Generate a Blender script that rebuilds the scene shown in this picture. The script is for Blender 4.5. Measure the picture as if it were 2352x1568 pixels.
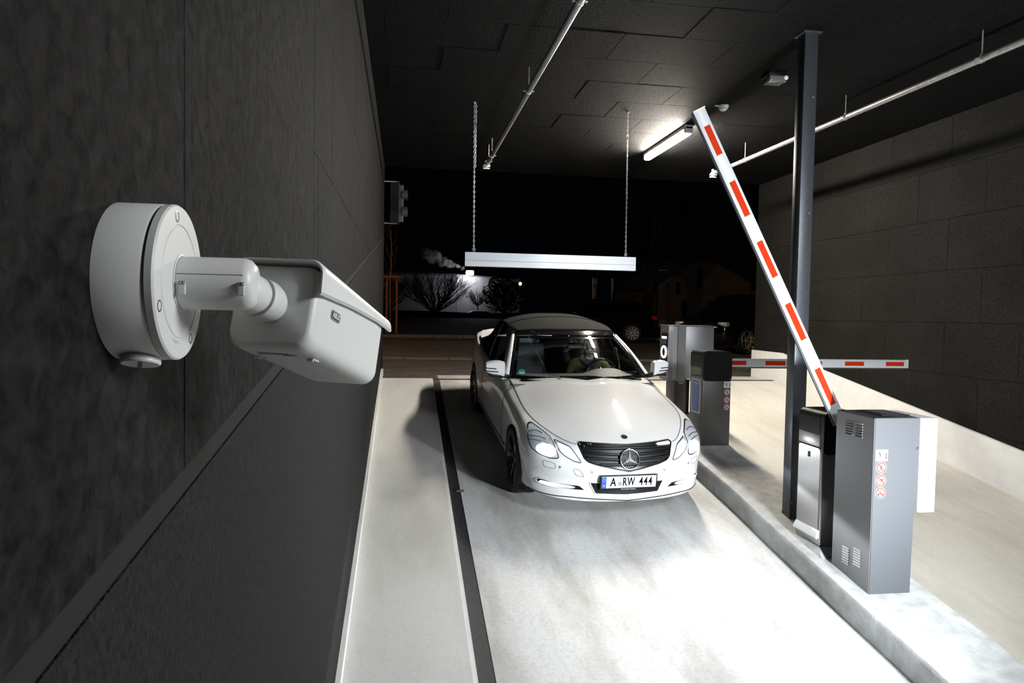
import bpy, bmesh, math, random
import numpy as np
from mathutils import Vector, Matrix
from mathutils.bvhtree import BVHTree
from mathutils.geometry import delaunay_2d_cdt

random.seed(7)
sc = bpy.context.scene
for o in list(bpy.data.objects):
    bpy.data.objects.remove(o)
COL = sc.collection
PI = math.pi
R = math.radians

# ---------------------------------------------------------------- camera
CAM_Z = 2.868
pit, yaw, rol = 0.038, 0.154, 0.018
Fv = Vector((math.sin(yaw) * math.cos(pit), math.cos(yaw) * math.cos(pit), -math.sin(pit)))
Rv = Vector((math.cos(yaw), -math.sin(yaw), 0))
Uv = Rv.cross(Fv)
R2 = math.cos(rol) * Rv + math.sin(rol) * Uv
U2 = -math.sin(rol) * Rv + math.cos(rol) * Uv
cam = bpy.data.objects.new('camera', bpy.data.cameras.new('camera'))
COL.objects.link(cam)
cam.matrix_world = Matrix(((R2.x, U2.x, -Fv.x, 0), (R2.y, U2.y, -Fv.y, 0), (R2.z, U2.z, -Fv.z, CAM_Z), (0, 0, 0, 1)))
cam.data.sensor_width = 36.0
cam.data.lens = 36.0 * 1600.0 / 2352.0
cam.data.clip_start = 0.02
cam.data.clip_end = 400
sc.camera = cam

# ---------------------------------------------------------------- view, world, lights
sc.view_settings.view_transform = 'Standard'
sc.view_settings.look = 'None'
sc.view_settings.gamma = 1.0
sc.view_settings.use_curve_mapping = False
sc.view_settings.exposure = 0.14
sc.cycles.use_denoising = True
sc.cycles.sample_clamp_indirect = 6.0
sc.cycles.max_bounces = 8
sc.cycles.caustics_reflective = False
sc.cycles.caustics_refractive = False

world = bpy.data.worlds.new('night_sky')
sc.world = world
world.use_nodes = True
world.node_tree.nodes['Background'].inputs[0].default_value = (0.45, 0.6, 1.0, 1)
world.node_tree.nodes['Background'].inputs[1].default_value = 0.0008


def light(name, typ, loc, power, color, size=0.1, target=None, spot=None, blend=0.3):
    d = bpy.data.lights.new(name, typ)
    d.energy = power
    d.color = color
    if typ == 'AREA':
        d.size = size
    else:
        d.shadow_soft_size = size
    if spot:
        d.spot_size = spot
        d.spot_blend = blend
    o = bpy.data.objects.new(name, d)
    o.location = loc
    if target is not None:
        o.rotation_euler = (Vector(target) - Vector(loc)).to_track_quat('-Z', 'Y').to_euler()
    COL.objects.link(o)
    return o


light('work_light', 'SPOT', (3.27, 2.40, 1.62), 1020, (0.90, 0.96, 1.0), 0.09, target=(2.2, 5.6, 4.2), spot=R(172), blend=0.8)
light('near_fill_light', 'AREA', (4.2, 0.1, 4.6), 240, (0.95, 0.97, 1.0), 1.2, target=(1.2, 2.6, 1.0))  # unseen soft fill, added to brighten the near surfaces
light('hall_floodlight', 'POINT', (7.2, 78.2, 7.5), 250, (0.92, 0.93, 1.0), 0.2)
light('street_lamp_light', 'POINT', (-5.0, 17.0, 7.5), 520, (1.0, 0.52, 0.25), 0.2)
light('far_street_lamp_light', 'POINT', (22.0, 26.0, 7.0), 14, (1.0, 0.66, 0.40), 0.2)


# ---------------------------------------------------------------- materials
def new_mat(name):
    m = bpy.data.materials.new(name)
    m.use_nodes = True
    nt = m.node_tree
    return m, nt, nt.nodes['Principled BSDF']


def mat(name, col, rough=0.5, metal=0.0, var=0.0, vscale=20.0, bump=0.0, bscale=200.0, coat=0.0, emit=None, estr=0.0,
        trans=0.0, spec=None, stretch=None, col2=None, detail=4.0, alpha=1.0, aniso=0.0):
    m, nt, b = new_mat(name)
    N, L = nt.nodes, nt.links
    b.inputs['Base Color'].default_value = (*col, 1)
    b.inputs['Roughness'].default_value = rough
    b.inputs['Metallic'].default_value = metal
    if coat:
        b.inputs['Coat Weight'].default_value = coat
        b.inputs['Coat Roughness'].default_value = 0.04
    if spec is not None:
        b.inputs['Specular IOR Level'].default_value = spec
    if trans:
        b.inputs['Transmission Weight'].default_value = trans
    if alpha < 1:
        b.inputs['Alpha'].default_value = alpha
    if aniso:
        b.inputs['Anisotropic'].default_value = aniso
    if emit:
        b.inputs['Emission Color'].default_value = (*emit, 1)
        b.inputs['Emission Strength'].default_value = estr
    if var or bump or col2:
        tc = N.new('ShaderNodeTexCoord')
        mp = N.new('ShaderNodeMapping')
        L.new(tc.outputs['Object'], mp.inputs[0])
        if stretch:
            mp.inputs['Scale'].default_value = stretch
    if var or col2:
        n = N.new('ShaderNodeTexNoise')
        n.inputs['Scale'].default_value = vscale
        n.inputs['Detail'].default_value = detail
        L.new(mp.outputs[0], n.inputs['Vector'])
        r = N.new('ShaderNodeValToRGB')
        c2 = col2 if col2 else tuple(min(1, c * (1 + var)) for c in col)
        c1 = col if col2 else tuple(c * (1 - var) for c in col)
        r.color_ramp.elements[0].position = 0.33
        r.color_ramp.elements[1].position = 0.67
        r.color_ramp.elements[0].color = (*c1, 1)
        r.color_ramp.elements[1].color = (*c2, 1)
        L.new(n.outputs[0], r.inputs[0])
        L.new(r.outputs[0], b.inputs['Base Color'])
    if bump:
        n2 = N.new('ShaderNodeTexNoise')
        n2.inputs['Scale'].default_value = bscale
        n2.inputs['Detail'].default_value = 3
        L.new(mp.outputs[0], n2.inputs['Vector'])
        bp = N.new('ShaderNodeBump')
        bp.inputs['Strength'].default_value = bump
        bp.inputs['Distance'].default_value = 0.01
        L.new(n2.outputs[0], bp.inputs['Height'])
        L.new(bp.outputs[0], b.inputs['Normal'])
    return m


def fibre_mat(name, dark, lite, scale, bump, spec=0.08):
    """dark painted wood-wool board: matted fibres, some catching the light"""
    m, nt, b = new_mat(name)
    N, L = nt.nodes, nt.links
    tc = N.new('ShaderNodeTexCoord')
    n1 = N.new('ShaderNodeTexNoise')
    n1.inputs['Scale'].default_value = scale
    n1.inputs['Detail'].default_value = 5
    n1.inputs['Roughness'].default_value = 0.62
    n1.inputs['Distortion'].default_value = 0.5
    n2 = N.new('ShaderNodeTexNoise')
    n2.inputs['Scale'].default_value = 1.6
    n2.inputs['Detail'].default_value = 3
    geo = N.new('ShaderNodeNewGeometry')
    L.new(geo.outputs['Position'], n1.inputs['Vector'])
    L.new(geo.outputs['Position'], n2.inputs['Vector'])
    r = N.new('ShaderNodeValToRGB')
    r.color_ramp.elements[0].position = 0.32
    r.color_ramp.elements[1].position = 0.70
    r.color_ramp.elements[0].color = (*dark, 1)
    r.color_ramp.elements[1].color = (*lite, 1)
    L.new(n1.outputs[0], r.inputs[0])
    mx = N.new('ShaderNodeMix')
    mx.data_type = 'RGBA'
    mx.blend_type = 'MULTIPLY'
    mx.inputs[0].default_value = 0.55
    r2 = N.new('ShaderNodeValToRGB')
    r2.color_ramp.elements[0].position = 0.35
    r2.color_ramp.elements[1].position = 0.65
    r2.color_ramp.elements[0].color = (0.55, 0.55, 0.55, 1)
    r2.color_ramp.elements[1].color = (1, 1, 1, 1)
    L.new(n2.outputs[0], r2.inputs[0])
    L.new(r.outputs[0], mx.inputs[6])
    L.new(r2.outputs[0], mx.inputs[7])
    L.new(mx.outputs[2], b.inputs['Base Color'])
    bp = N.new('ShaderNodeBump')
    bp.inputs['Strength'].default_value = bump
    bp.inputs['Distance'].default_value = 0.012
    L.new(n1.outputs[0], bp.inputs['Height'])
    L.new(bp.outputs[0], b.inputs['Normal'])
    b.inputs['Roughness'].default_value = 0.8
    b.inputs['Specular IOR Level'].default_value = spec
    return m


def floor_mat(name, base, stain, streak):
    """pale coated concrete ramp with tyre wear running along the lane"""
    m, nt, b = new_mat(name)
    N, L = nt.nodes, nt.links
    geo = N.new('ShaderNodeNewGeometry')
    mp = N.new('ShaderNodeMapping')
    mp.inputs['Scale'].default_value = (1.0, 0.22, 1.0)
    L.new(geo.outputs['Position'], mp.inputs[0])
    n1 = N.new('ShaderNodeTexNoise')
    n1.inputs['Scale'].default_value = 2.2
    n1.inputs['Detail'].default_value = 7
    n1.inputs['Roughness'].default_value = 0.62
    L.new(mp.outputs[0], n1.inputs['Vector'])
    r = N.new('ShaderNodeValToRGB')
    r.color_ramp.elements[0].position = 0.36
    r.color_ramp.elements[1].position = 0.56
    r.color_ramp.elements[0].color = (*stain, 1)
    r.color_ramp.elements[1].color = (*base, 1)
    L.new(n1.outputs[0], r.inputs[0])
    n3 = N.new('ShaderNodeTexNoise')
    n3.inputs['Scale'].default_value = 38
    n3.inputs['Detail'].default_value = 4
    L.new(geo.outputs['Position'], n3.inputs['Vector'])
    r3 = N.new('ShaderNodeValToRGB')
    r3.color_ramp.elements[0].position = 0.30
    r3.color_ramp.elements[1].position = 0.55
    r3.color_ramp.elements[0].color = (streak, streak, streak, 1)
    r3.color_ramp.elements[1].color = (1, 1, 1, 1)
    L.new(n3.outputs[0], r3.inputs[0])
    mx = N.new('ShaderNodeMix')
    mx.data_type = 'RGBA'
    mx.blend_type = 'MULTIPLY'
    mx.inputs[0].default_value = 1.0
    L.new(r.outputs[0], mx.inputs[6])
    L.new(r3.outputs[0], mx.inputs[7])
    L.new(mx.outputs[2], b.inputs['Base Color'])
    n2 = N.new('ShaderNodeTexNoise')
    n2.inputs['Scale'].default_value = 160
    n2.inputs['Detail'].default_value = 3
    L.new(geo.outputs['Position'], n2.inputs['Vector'])
    bp = N.new('ShaderNodeBump')
    bp.inputs['Strength'].default_value = 0.22
    bp.inputs['Distance'].default_value = 0.004
    L.new(n2.outputs[0], bp.inputs['Height'])
    L.new(bp.outputs[0], b.inputs['Normal'])
    b.inputs['Roughness'].default_value = 0.5
    b.inputs['Specular IOR Level'].default_value = 0.3
    return m


M = {}
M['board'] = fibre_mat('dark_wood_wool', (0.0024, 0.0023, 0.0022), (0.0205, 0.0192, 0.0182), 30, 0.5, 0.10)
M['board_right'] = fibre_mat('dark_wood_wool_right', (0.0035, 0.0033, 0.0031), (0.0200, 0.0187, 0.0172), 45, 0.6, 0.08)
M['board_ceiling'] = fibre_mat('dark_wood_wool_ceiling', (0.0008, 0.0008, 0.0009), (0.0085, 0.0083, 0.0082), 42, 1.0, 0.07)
M['lower_wall'] = mat('dark_plaster', (0.0140, 0.0136, 0.0140), 0.75, var=0.45, vscale=70, bump=0.6, bscale=160, spec=0.10)
M['strip'] = mat('dark_trim', (0.019, 0.018, 0.017), 0.7, spec=0.1, bump=0.1, bscale=300)
M['backing'] = mat('black_backing', (0.008, 0.008, 0.008), 0.8, var=0.2)
M['floor'] = floor_mat('coated_ramp', (0.60, 0.605, 0.595), (0.40, 0.39, 0.37), 0.86)
M['lane'] = floor_mat('coated_lane', (0.60, 0.585, 0.53), (0.50, 0.48, 0.425), 0.92)
M['walk'] = floor_mat('coated_walkway', (0.60, 0.60, 0.575), (0.53, 0.525, 0.50), 0.93)
M['white_wall'] = mat('white_plinth_paint', (0.66, 0.66, 0.65), 0.6, var=0.05, vscale=6, bump=0.1, bscale=120)
M['kerb'] = mat('kerb_concrete', (0.44, 0.45, 0.445), 0.65, var=0.18, vscale=9, bump=0.3, bscale=60)
M['channel'] = mat('dark_channel', (0.022, 0.023, 0.026), 0.6, var=0.25, vscale=40, bump=0.3, bscale=150)
M['asphalt'] = mat('asphalt', (0.085, 0.078, 0.07), 0.8, var=0.3, vscale=3, bump=0.4, bscale=90)
M['kerbstone'] = mat('granite_kerb', (0.13, 0.125, 0.115), 0.7, var=0.2, vscale=15)
M['turf'] = mat('night_turf', (0.004, 0.004, 0.0026), 0.9, var=0.5, vscale=4, bump=0.8, bscale=30)
M['silver_bright'] = mat('silver_machine_steel', (0.34, 0.35, 0.37), 0.40, 0.6, bump=0.02, bscale=900)
M['panel_steel'] = mat('brushed_panel_steel', (0.21, 0.21, 0.215), 0.40, 0.45, bump=0.02, bscale=900)
M['near_steel'] = mat('headlit_barrier_steel', (0.42, 0.41, 0.40), 0.30, 0.92, bump=0.02, bscale=900)  # headlamp light on the near barrier put into a paler steel
M['silver'] = mat('silver_coated_steel', (0.066, 0.070, 0.078), 0.55, 0.1, var=0.05, vscale=300, bump=0.02, bscale=900)
M['barrier_steel'] = mat('grey_brushed_steel', (0.105, 0.103, 0.100), 0.40, 0.55, var=0.06, vscale=300, bump=0.02, bscale=900)
M['white_paint'] = mat('white_coated_steel', (0.80, 0.81, 0.82), 0.4)
M['black'] = mat('black_plastic', (0.004, 0.004, 0.0045), 0.45, bump=0.05, bscale=500, spec=0.15)
M['black_gloss'] = mat('black_gloss', (0.006, 0.006, 0.007), 0.12, coat=0.5)
M['post'] = mat('anthracite_post', (0.062, 0.067, 0.076), 0.38, 0.55, var=0.08, vscale=40)
M['zinc'] = mat('galvanised_steel', (0.50, 0.50, 0.49), 0.38, 0.85, var=0.2, vscale=30)
M['chain'] = mat('galvanised_chain', (0.55, 0.56, 0.57), 0.4, 0.7)
M['alu'] = mat('brushed_aluminium', (0.38, 0.39, 0.41), 0.42, 0.85, var=0.06, vscale=12, stretch=(0.2, 8, 8))
M['boom_white'] = mat('boom_white', (0.42, 0.43, 0.445), 0.35)
M['boom_red'] = mat('reflective_red', (0.36, 0.022, 0.004), 0.65, spec=0.05)
M['rubber'] = mat('black_rubber', (0.012, 0.013, 0.015), 0.55)
M['cam_white'] = mat('camera_white', (0.60, 0.61, 0.585), 0.42, bump=0.03, bscale=900)
M['cam_seam'] = mat('seam_grey', (0.10, 0.105, 0.10), 0.6)
M['screw'] = mat('steel_screw', (0.35, 0.33, 0.29), 0.3, 0.9)
M['badge_blue'] = mat('badge_blue', (0.03, 0.05, 0.07), 0.4)
M['paper_white'] = mat('sticker_white', (0.62, 0.62, 0.62), 0.5)
M['sign_red'] = mat('sign_red', (0.36, 0.022, 0.012), 0.6, spec=0.1)
M['sign_black'] = mat('sign_black', (0.015, 0.014, 0.013), 0.5)
M['sign_blue'] = mat('sign_blue', (0.10, 0.17, 0.42), 0.5)
M['tube_light'] = mat('lit_diffuser', (0.9, 0.9, 0.9), 0.5, emit=(1.0, 0.92, 0.80), estr=580.0)
M['lamp_body'] = mat('lamp_housing', (0.55, 0.55, 0.54), 0.5)
M['detector'] = mat('detector_white', (0.66, 0.66, 0.62), 0.5)
M['paint'] = mat('white_car_paint', (0.62, 0.63, 0.635), 0.6, coat=1.0, spec=0.1)
M['glass'] = None


def glass_mat(name, tint, mixf):
    """thin clear pane: mostly see-through, mirror-like at a slant"""
    m = bpy.data.materials.new(name)
    m.use_nodes = True
    nt = m.node_tree
    N, L = nt.nodes, nt.links
    for n in list(N):
        N.remove(n)
    out = N.new('ShaderNodeOutputMaterial')
    tr = N.new('ShaderNodeBsdfTransparent')
    tr.inputs[0].default_value = (*tint, 1)
    gl = N.new('ShaderNodeBsdfGlossy')
    gl.inputs['Roughness'].default_value = 0.015
    gl.inputs['Color'].default_value = (1, 1, 1, 1)
    lw = N.new('ShaderNodeLayerWeight')
    lw.inputs['Blend'].default_value = 0.5
    pw = N.new('ShaderNodeMath')
    pw.operation = 'POWER'
    pw.inputs[1].default_value = 5.0
    L.new(lw.outputs['Facing'], pw.inputs[0])
    ma = N.new('ShaderNodeMath')
    ma.operation = 'MULTIPLY_ADD'
    f0 = ((mixf - 1) / (mixf + 1)) ** 2 * 1.8
    ma.inputs[1].default_value = 1 - f0
    ma.inputs[2].default_value = f0
    L.new(pw.outputs[0], ma.inputs[0])
    mx = N.new('ShaderNodeMixShader')
    L.new(ma.outputs[0], mx.inputs[0])
    L.new(tr.outputs[0], mx.inputs[1])
    L.new(gl.outputs[0], mx.inputs[2])
    L.new(mx.outputs[0], out.inputs[0])
    return m


M['glass'] = glass_mat('clear_windscreen', (0.92, 0.95, 0.94), 1.5)
M['side_glass'] = glass_mat('tinted_side_glass', (0.30, 0.33, 0.33), 1.5)


# ---------------------------------------------------------------- mesh helpers
def vec(p):
    return p if isinstance(p, Vector) else Vector(p)


class MB:
    def __init__(s):
        s.bm = bmesh.new()

    def box(s, c, d, rot=None, bevel=0.0, seg=2):
        r = bmesh.ops.create_cube(s.bm, size=1.0)
        vs = r['verts']
        for v in vs:
            v.co = Vector((v.co.x * d[0], v.co.y * d[1], v.co.z * d[2]))
        if bevel:
            es = list({e for v in vs for e in v.link_edges})
            rb = bmesh.ops.bevel(s.bm, geom=es, offset=bevel, segments=seg, affect='EDGES', profile=0.5)
            vs = list({v for f in rb['faces'] for v in f.verts} | {v for v in vs if v.is_valid})
        if rot is not None:
            for v in vs:
                v.co = rot @ v.co
        for v in vs:
            v.co += vec(c)
        return s

    def tube(s, pts, r, seg=10, caps=True):
        pts = [vec(p) for p in pts]
        rs = r if isinstance(r, (list, tuple)) else [r] * len(pts)
        rings = []
        up = Vector((0, 0, 1))
        prev = None
        for i, p in enumerate(pts):
            a = pts[max(0, i - 1)]
            b = pts[min(len(pts) - 1, i + 1)]
            t = (b - a).normalized()
            if prev is None:
                n = t.cross(up)
                if n.length < 1e-3:
                    n = t.cross(Vector((1, 0, 0)))
                n.normalize()
            else:
                n = (prev - t * prev.dot(t)).normalized()
            prev = n
            bn = t.cross(n)
            rings.append([s.bm.verts.new(p + (n * math.cos(2 * PI * k / seg) + bn * math.sin(2 * PI * k / seg)) * rs[i]) for k in range(seg)])
        for i in range(len(rings) - 1):
            for k in range(seg):
                s.bm.faces.new((rings[i][k], rings[i + 1][k], rings[i + 1][(k + 1) % seg], rings[i][(k + 1) % seg]))
        if caps:
            s.bm.faces.new(rings[0])
            s.bm.faces.new(list(reversed(rings[-1])))
        return s

    def lathe(s, prof, seg=32, origin=(0, 0, 0), axis='z', close=False, span=(0, 2 * PI)):
        """prof: (radius, height) pairs turned about an axis"""
        o = vec(origin)
        full = abs(span[1] - span[0] - 2 * PI) < 1e-6
        n = seg if full else seg + 1
        rings = []
        for (r, h) in prof:
            ring = []
            for k in range(n):
                a = span[0] + (span[1] - span[0]) * k / seg
                c, q = r * math.cos(a), r * math.sin(a)
                p = {'z': (c, q, h), 'x': (h, c, q), 'y': (q, h, c)}[axis]
                ring.append(s.bm.verts.new(o + Vector(p)))
            rings.append(ring)
        m = len(rings)
        for i in range(m if close else m - 1):
            for k in range(seg):
                k2 = (k + 1) % n
                s.bm.faces.new((rings[i][k], rings[i][k2], rings[(i + 1) % m][k2], rings[(i + 1) % m][k]))
        if not close and full:
            if prof[0][0] > 1e-5:
                s.bm.faces.new(list(reversed(rings[0])))
            if prof[-1][0] > 1e-5:
                s.bm.faces.new(rings[-1])
        return s

    def prism(s, poly, v):
        """poly: 3-D points, pushed along v"""
        v = vec(v)
        a = [s.bm.verts.new(vec(p)) for p in poly]
        b = [s.bm.verts.new(vec(p) + v) for p in poly]
        n = len(a)
        s.bm.faces.new(list(reversed(a)))
        s.bm.faces.new(b)
        for i in range(n):
            j = (i + 1) % n
            s.bm.faces.new((a[i], a[j], b[j], b[i]))
        return s

    def grid(s, P, closed_u=False):
        """P[i][j] points"""
        V = [[s.bm.verts.new(vec(p)) for p in row] for row in P]
        n = len(V)
        for i in range(n if closed_u else n - 1):
            for j in range(len(V[0]) - 1):
                s.bm.faces.new((V[i][j], V[(i + 1) % n][j], V[(i + 1) % n][j + 1], V[i][j + 1]))
        return s

    def poly(s, pts):
        s.bm.faces.new([s.bm.verts.new(vec(p)) for p in pts])
        return s

    def mirror_y(s):
        g = bmesh.ops.duplicate(s.bm, geom=list(s.bm.verts) + list(s.bm.edges) + list(s.bm.faces))
        vs = [x for x in g['geom'] if isinstance(x, bmesh.types.BMVert)]
        for v in vs:
            v.co.y = -v.co.y
        bmesh.ops.reverse_faces(s.bm, faces=[x for x in g['geom'] if isinstance(x, bmesh.types.BMFace)])
        return s

    def obj(s, name, m, parent=None, smooth=None, fix=True, solid=0.0):
        bmesh.ops.remove_doubles(s.bm, verts=s.bm.verts, dist=1e-5)
        if fix:
            bmesh.ops.recalc_face_normals(s.bm, faces=s.bm.faces)
        me = bpy.data.meshes.new(name)
        s.bm.to_mesh(me)
        s.bm.free()
        if smooth:
            for p in me.polygons:
                p.use_smooth = True
            if smooth is not True:
                me.set_sharp_from_angle(angle=R(smooth))
        o = bpy.data.objects.new(name, me)
        ms = m if isinstance(m, (list, tuple)) else [m]
        for x in ms:
            me.materials.append(x)
        COL.objects.link(o)
        if parent is not None:
            o.parent = parent
        if solid:
            md = o.modifiers.new('thickness', 'SOLIDIFY')
            md.thickness = solid
            md.offset = 0
        return o


def tag(o, label, cat, group=None, kind=None):
    o['label'] = label
    o['category'] = cat
    if group:
        o['group'] = group
    if kind:
        o['kind'] = kind
    return o


def thing(name, label, cat, loc=(0, 0, 0), rz=0.0, group=None, kind=None):
    o = bpy.data.objects.new(name, None)
    o.empty_display_size = 0.1
    COL.objects.link(o)
    o.location = loc
    o.rotation_euler = (0, 0, rz)
    return tag(o, label, cat, group, kind)


def struct(o, label, cat):
    return tag(o, label, cat, kind='structure')


def copy_tree(o, parent=None):
    c = o.copy()
    COL.objects.link(c)
    c.parent = parent
    for ch in list(o.children):
        copy_tree(ch, c)
    return c


def text_mesh(name, body, size, m, parent, loc, rot, extrude=0.0006, align='CENTER', bold=0.0, sx=1.0, space=1.0):
    cu = bpy.data.curves.new(name, 'FONT')
    cu.body = body
    cu.size = size
    cu.extrude = extrude
    cu.offset = bold
    cu.align_x = align
    cu.align_y = 'CENTER'
    cu.resolution_u = 3
    cu.space_character = space
    t = bpy.data.objects.new(name, cu)
    COL.objects.link(t)
    dg = bpy.context.evaluated_depsgraph_get()
    me = bpy.data.meshes.new_from_object(t.evaluated_get(dg))
    bpy.data.objects.remove(t)
    me.name = name
    me.materials.clear()
    me.materials.append(m)
    o = bpy.data.objects.new(name, me)
    COL.objects.link(o)
    o.parent = parent
    o.location = loc
    o.rotation_euler = rot
    o.scale = (sx, 1, 1)
    return o


# ================================================================ SETTING
S = 0.16                      # slope of the ramp
XL, XR, ZC, YE = -0.358, 6.486, 5.363, 12.2
YB = -4.0                     # how far the passage runs on behind the camera
YT = 11.2                     # crest of the ramp
ZT = S * YT


def fz(y):
    return S * min(y, YT)


# floor: ramp for cars, two lanes, plus the flat crest
def ramp(name, x0, x1, m, label):
    b = MB()
    ys = [YB, 0, 2, 4, 6, 8, 10, YT, YE + 0.02]
    P = [[(x0, y, fz(y)), (x1, y, fz(y))] for y in ys]
    b.grid(P)
    b.grid([[(x0, y, fz(y) - 0.3), (x1, y, fz(y) - 0.3)] for y in ys])
    b.grid([[(x0, YB, fz(YB) - 0.3), (x0, YB, fz(YB))], [(x1, YB, fz(YB) - 0.3), (x1, YB, fz(YB))]])
    b.grid([[(x0, YE + 0.02, ZT - 0.3), (x0, YE + 0.02, ZT)], [(x1, YE + 0.02, ZT - 0.3), (x1, YE + 0.02, ZT)]])
    return struct(b.obj(name, m), label, 'floor')


ramp('floor', 0.576, 3.6, M['floor'], 'pale coated concrete ramp of the entry lane under the white car')
b = MB()
b.box(((XL + .576) / 2, (11.0 + YE + .02) / 2, ZT - .15), (.576 - XL, YE + .02 - 11.0, .296))
struct(b.obj('crest_slab', M['asphalt']), 'dark flat slab at the ramp crest behind the walkway end', 'floor')
ramp('floor', 3.6, XR + 0.05, M['lane'], 'beige coated ramp of the exit lane beside the white plinth')


def strip_along(b, x0, x1, h0, h1, y0, y1, n=8):
    """a bar that follows the ramp: cross-section x0..x1, h0..h1 above the ramp"""
    ys = [y0 + (y1 - y0) * i / n for i in range(n + 1)]
    if y0 < YT < y1:
        ys = sorted(ys + [YT])
    P = []
    for y in ys:
        z = fz(y)
        P.append([(x0, y, z + h0), (x1, y, z + h0), (x1, y, z + h1), (x0, y, z + h1), (x0, y, z + h0)])
    b.grid(P)
    b.poly([P[0][k] for k in range(4)])
    b.poly([P[-1][k] for k in range(3, -1, -1)])
    return b


b = strip_along(MB(), XL - 0.03, 0.426, -0.25, 0.079, YB, 11.05)
struct(b.obj('walkway', M['walk']), 'raised pale walkway between the dark left wall and the black channel', 'walkway')
b = strip_along(MB(), 0.426, 0.455, -0.25, 0.075, YB, 11.05)  # kerb face coloured white to stand for the bright light on it
struct(b.obj('trim_2', M['white_wall']), 'thin kerb edging along the walkway, the bright light on it put into its white', 'edging')
b = strip_along(MB(), 0.455, 0.576, -0.25, -0.004, YB, 11.25)
struct(b.obj('trim_3', M['channel']), 'black drainage channel strip beside the kerb edging', 'drain channel')
b = strip_along(MB(), XL - 0.02, XL + 0.028, 0.05, 0.160, YB, 11.6)
struct(b.obj('baseboard_left', M['white_wall']), 'low white skirting along the foot of the dark left wall', 'skirting')
# right plinth
b = MB()
hp = 0.505
ys = [YB, 2, 5, 8, YT - 0.02, YE]
for xa, xb in ((XR - 0.045, XR + 0.05),):
    P = [[(xa, y, fz(y) - 0.1), (xa, y, fz(y) + hp), (xb, y, fz(y) + hp), (xb, y, fz(y) - 0.1), (xa, y, fz(y) - 0.1)] for y in ys]
    b.grid(P)
    b.poly([P[-1][k] for k in range(4)])
    b.poly([P[0][k] for k in range(4)])
struct(b.obj('baseboard_right', M['white_wall']), 'tall white plinth stepping up along the foot of the right wall', 'plinth')

# kerbed island carrying the machines: slightly wavy cast kerb
b = MB()
P = []
ys = [YB + (10.6 - YB) * i / 60 for i in range(61)]
for y in ys:
    z = fz(y)
    wv = 0.006 * math.sin(2.3 * y) + 0.004 * math.sin(5.1 * y + 1)
    x0, x1, h = 3.165 + wv, 3.80, 0.205 + 0.004 * math.sin(3.1 * y)
    P.append([(x0 + 0.006, y, z - 0.2), (x0, y, z + h - 0.028), (x0 + 0.012, y, z + h - 0.008), (x0 + 0.04, y, z + h), (x1 - 0.02, y, z + h), (x1, y, z + h - 0.02), (x1, y, z - 0.2)])
b.grid(P)
b.poly(P[-1])
b.poly(P[0])
struct(b.obj('island_kerb', M['kerb'], smooth=40), 'long raised concrete island between the two lanes carrying the machines', 'kerb island')

# ---- walls, ceiling: backing plus separate dark boards
CW, BL = 0.63, 1.05            # course height and board length


def backing(name, pts, thick, m, label, cat):
    b = MB()
    b.prism(pts, thick)
    return struct(b.obj(name, m), label, cat)


ceil_o = backing('ceiling', [(XL - 0.2, YB, ZC + 0.03), (XR + 0.2, YB, ZC + 0.03), (XR + 0.2, YE, ZC + 0.03), (XL - 0.2, YE, ZC + 0.03)], (0, 0, 0.5), M['backing'],
                 'dark ceiling of staggered wood wool boards', 'ceiling')
wl = backing('wall_left', [(XL - 0.03, YB, -1.2), (XL - 0.03, YE, -1.2), (XL - 0.03, YE, ZC + 0.03), (XL - 0.03, YB, ZC + 0.03)], (-0.3, 0, 0), M['lower_wall'],
             'dark left wall of rough boards above a sloping strip', 'wall')
wr = backing('wall_right', [(XR + 0.03, YB, -1.2), (XR + 0.03, YE, -1.2), (XR + 0.03, YE, ZC + 0.03), (XR + 0.03, YB, ZC + 0.03)], (0.3, 0, 0), M['backing'],
             'dark right wall of staggered boards above a white plinth', 'wall')
backing('wall_back', [(XL - 0.3, YB, -1.2), (XR + 0.3, YB, -1.2), (XR + 0.3, YB, ZC), (XL - 0.3, YB, ZC)], (0, -0.3, 0), M['backing'],
        'dark wall closing the passage behind the camera', 'wall')


def clip(poly, f):
    out = []
    for i in range(len(poly)):
        a, c = poly[i], poly[(i + 1) % len(poly)]
        fa, fc = f(a), f(c)
        if fa >= 0:
            out.append(a)
        if (fa >= 0) != (fc >= 0):
            t = fa / (fa - fc)
            out.append((a[0] + (c[0] - a[0]) * t, a[1] + (c[1] - a[1]) * t))
    return out


def board(poly, put, nrm, parent, m, rng, thick=0.05, gap=0.0014, ch=0.0025):
    """one board: an outline in wall coordinates with a chamfered rim, nudged a little in depth"""
    cx = sum(p[0] for p in poly) / len(poly)
    cy = sum(p[1] for p in poly) / len(poly)

    def inset(d):
        r = []
        for p in poly:
            dx, dy = p[0] - cx, p[1] - cy
            r.append((p[0] - math.copysign(min(d, abs(dx)), dx), p[1] - math.copysign(min(d, abs(dy)), dy)))
        return r
    z = rng.uniform(-0.0012, 0.0008)
    b = MB()
    n = len(poly)
    A = [b.bm.verts.new(vec(put(*p)) - nrm * thick) for p in inset(gap)]
    B = [b.bm.verts.new(vec(put(*p)) + nrm * (z - ch)) for p in inset(gap)]
    C = [b.bm.verts.new(vec(put(*p)) + nrm * z) for p in inset(gap + ch)]
    for i in range(n):
        j = (i + 1) % n
        b.bm.faces.new((A[i], A[j], B[j], B[i]))
        b.bm.faces.new((B[i], B[j], C[j], C[i]))
    b.bm.faces.new(C)
    return b.obj('board', m, parent)


rng = random.Random(3)
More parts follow.
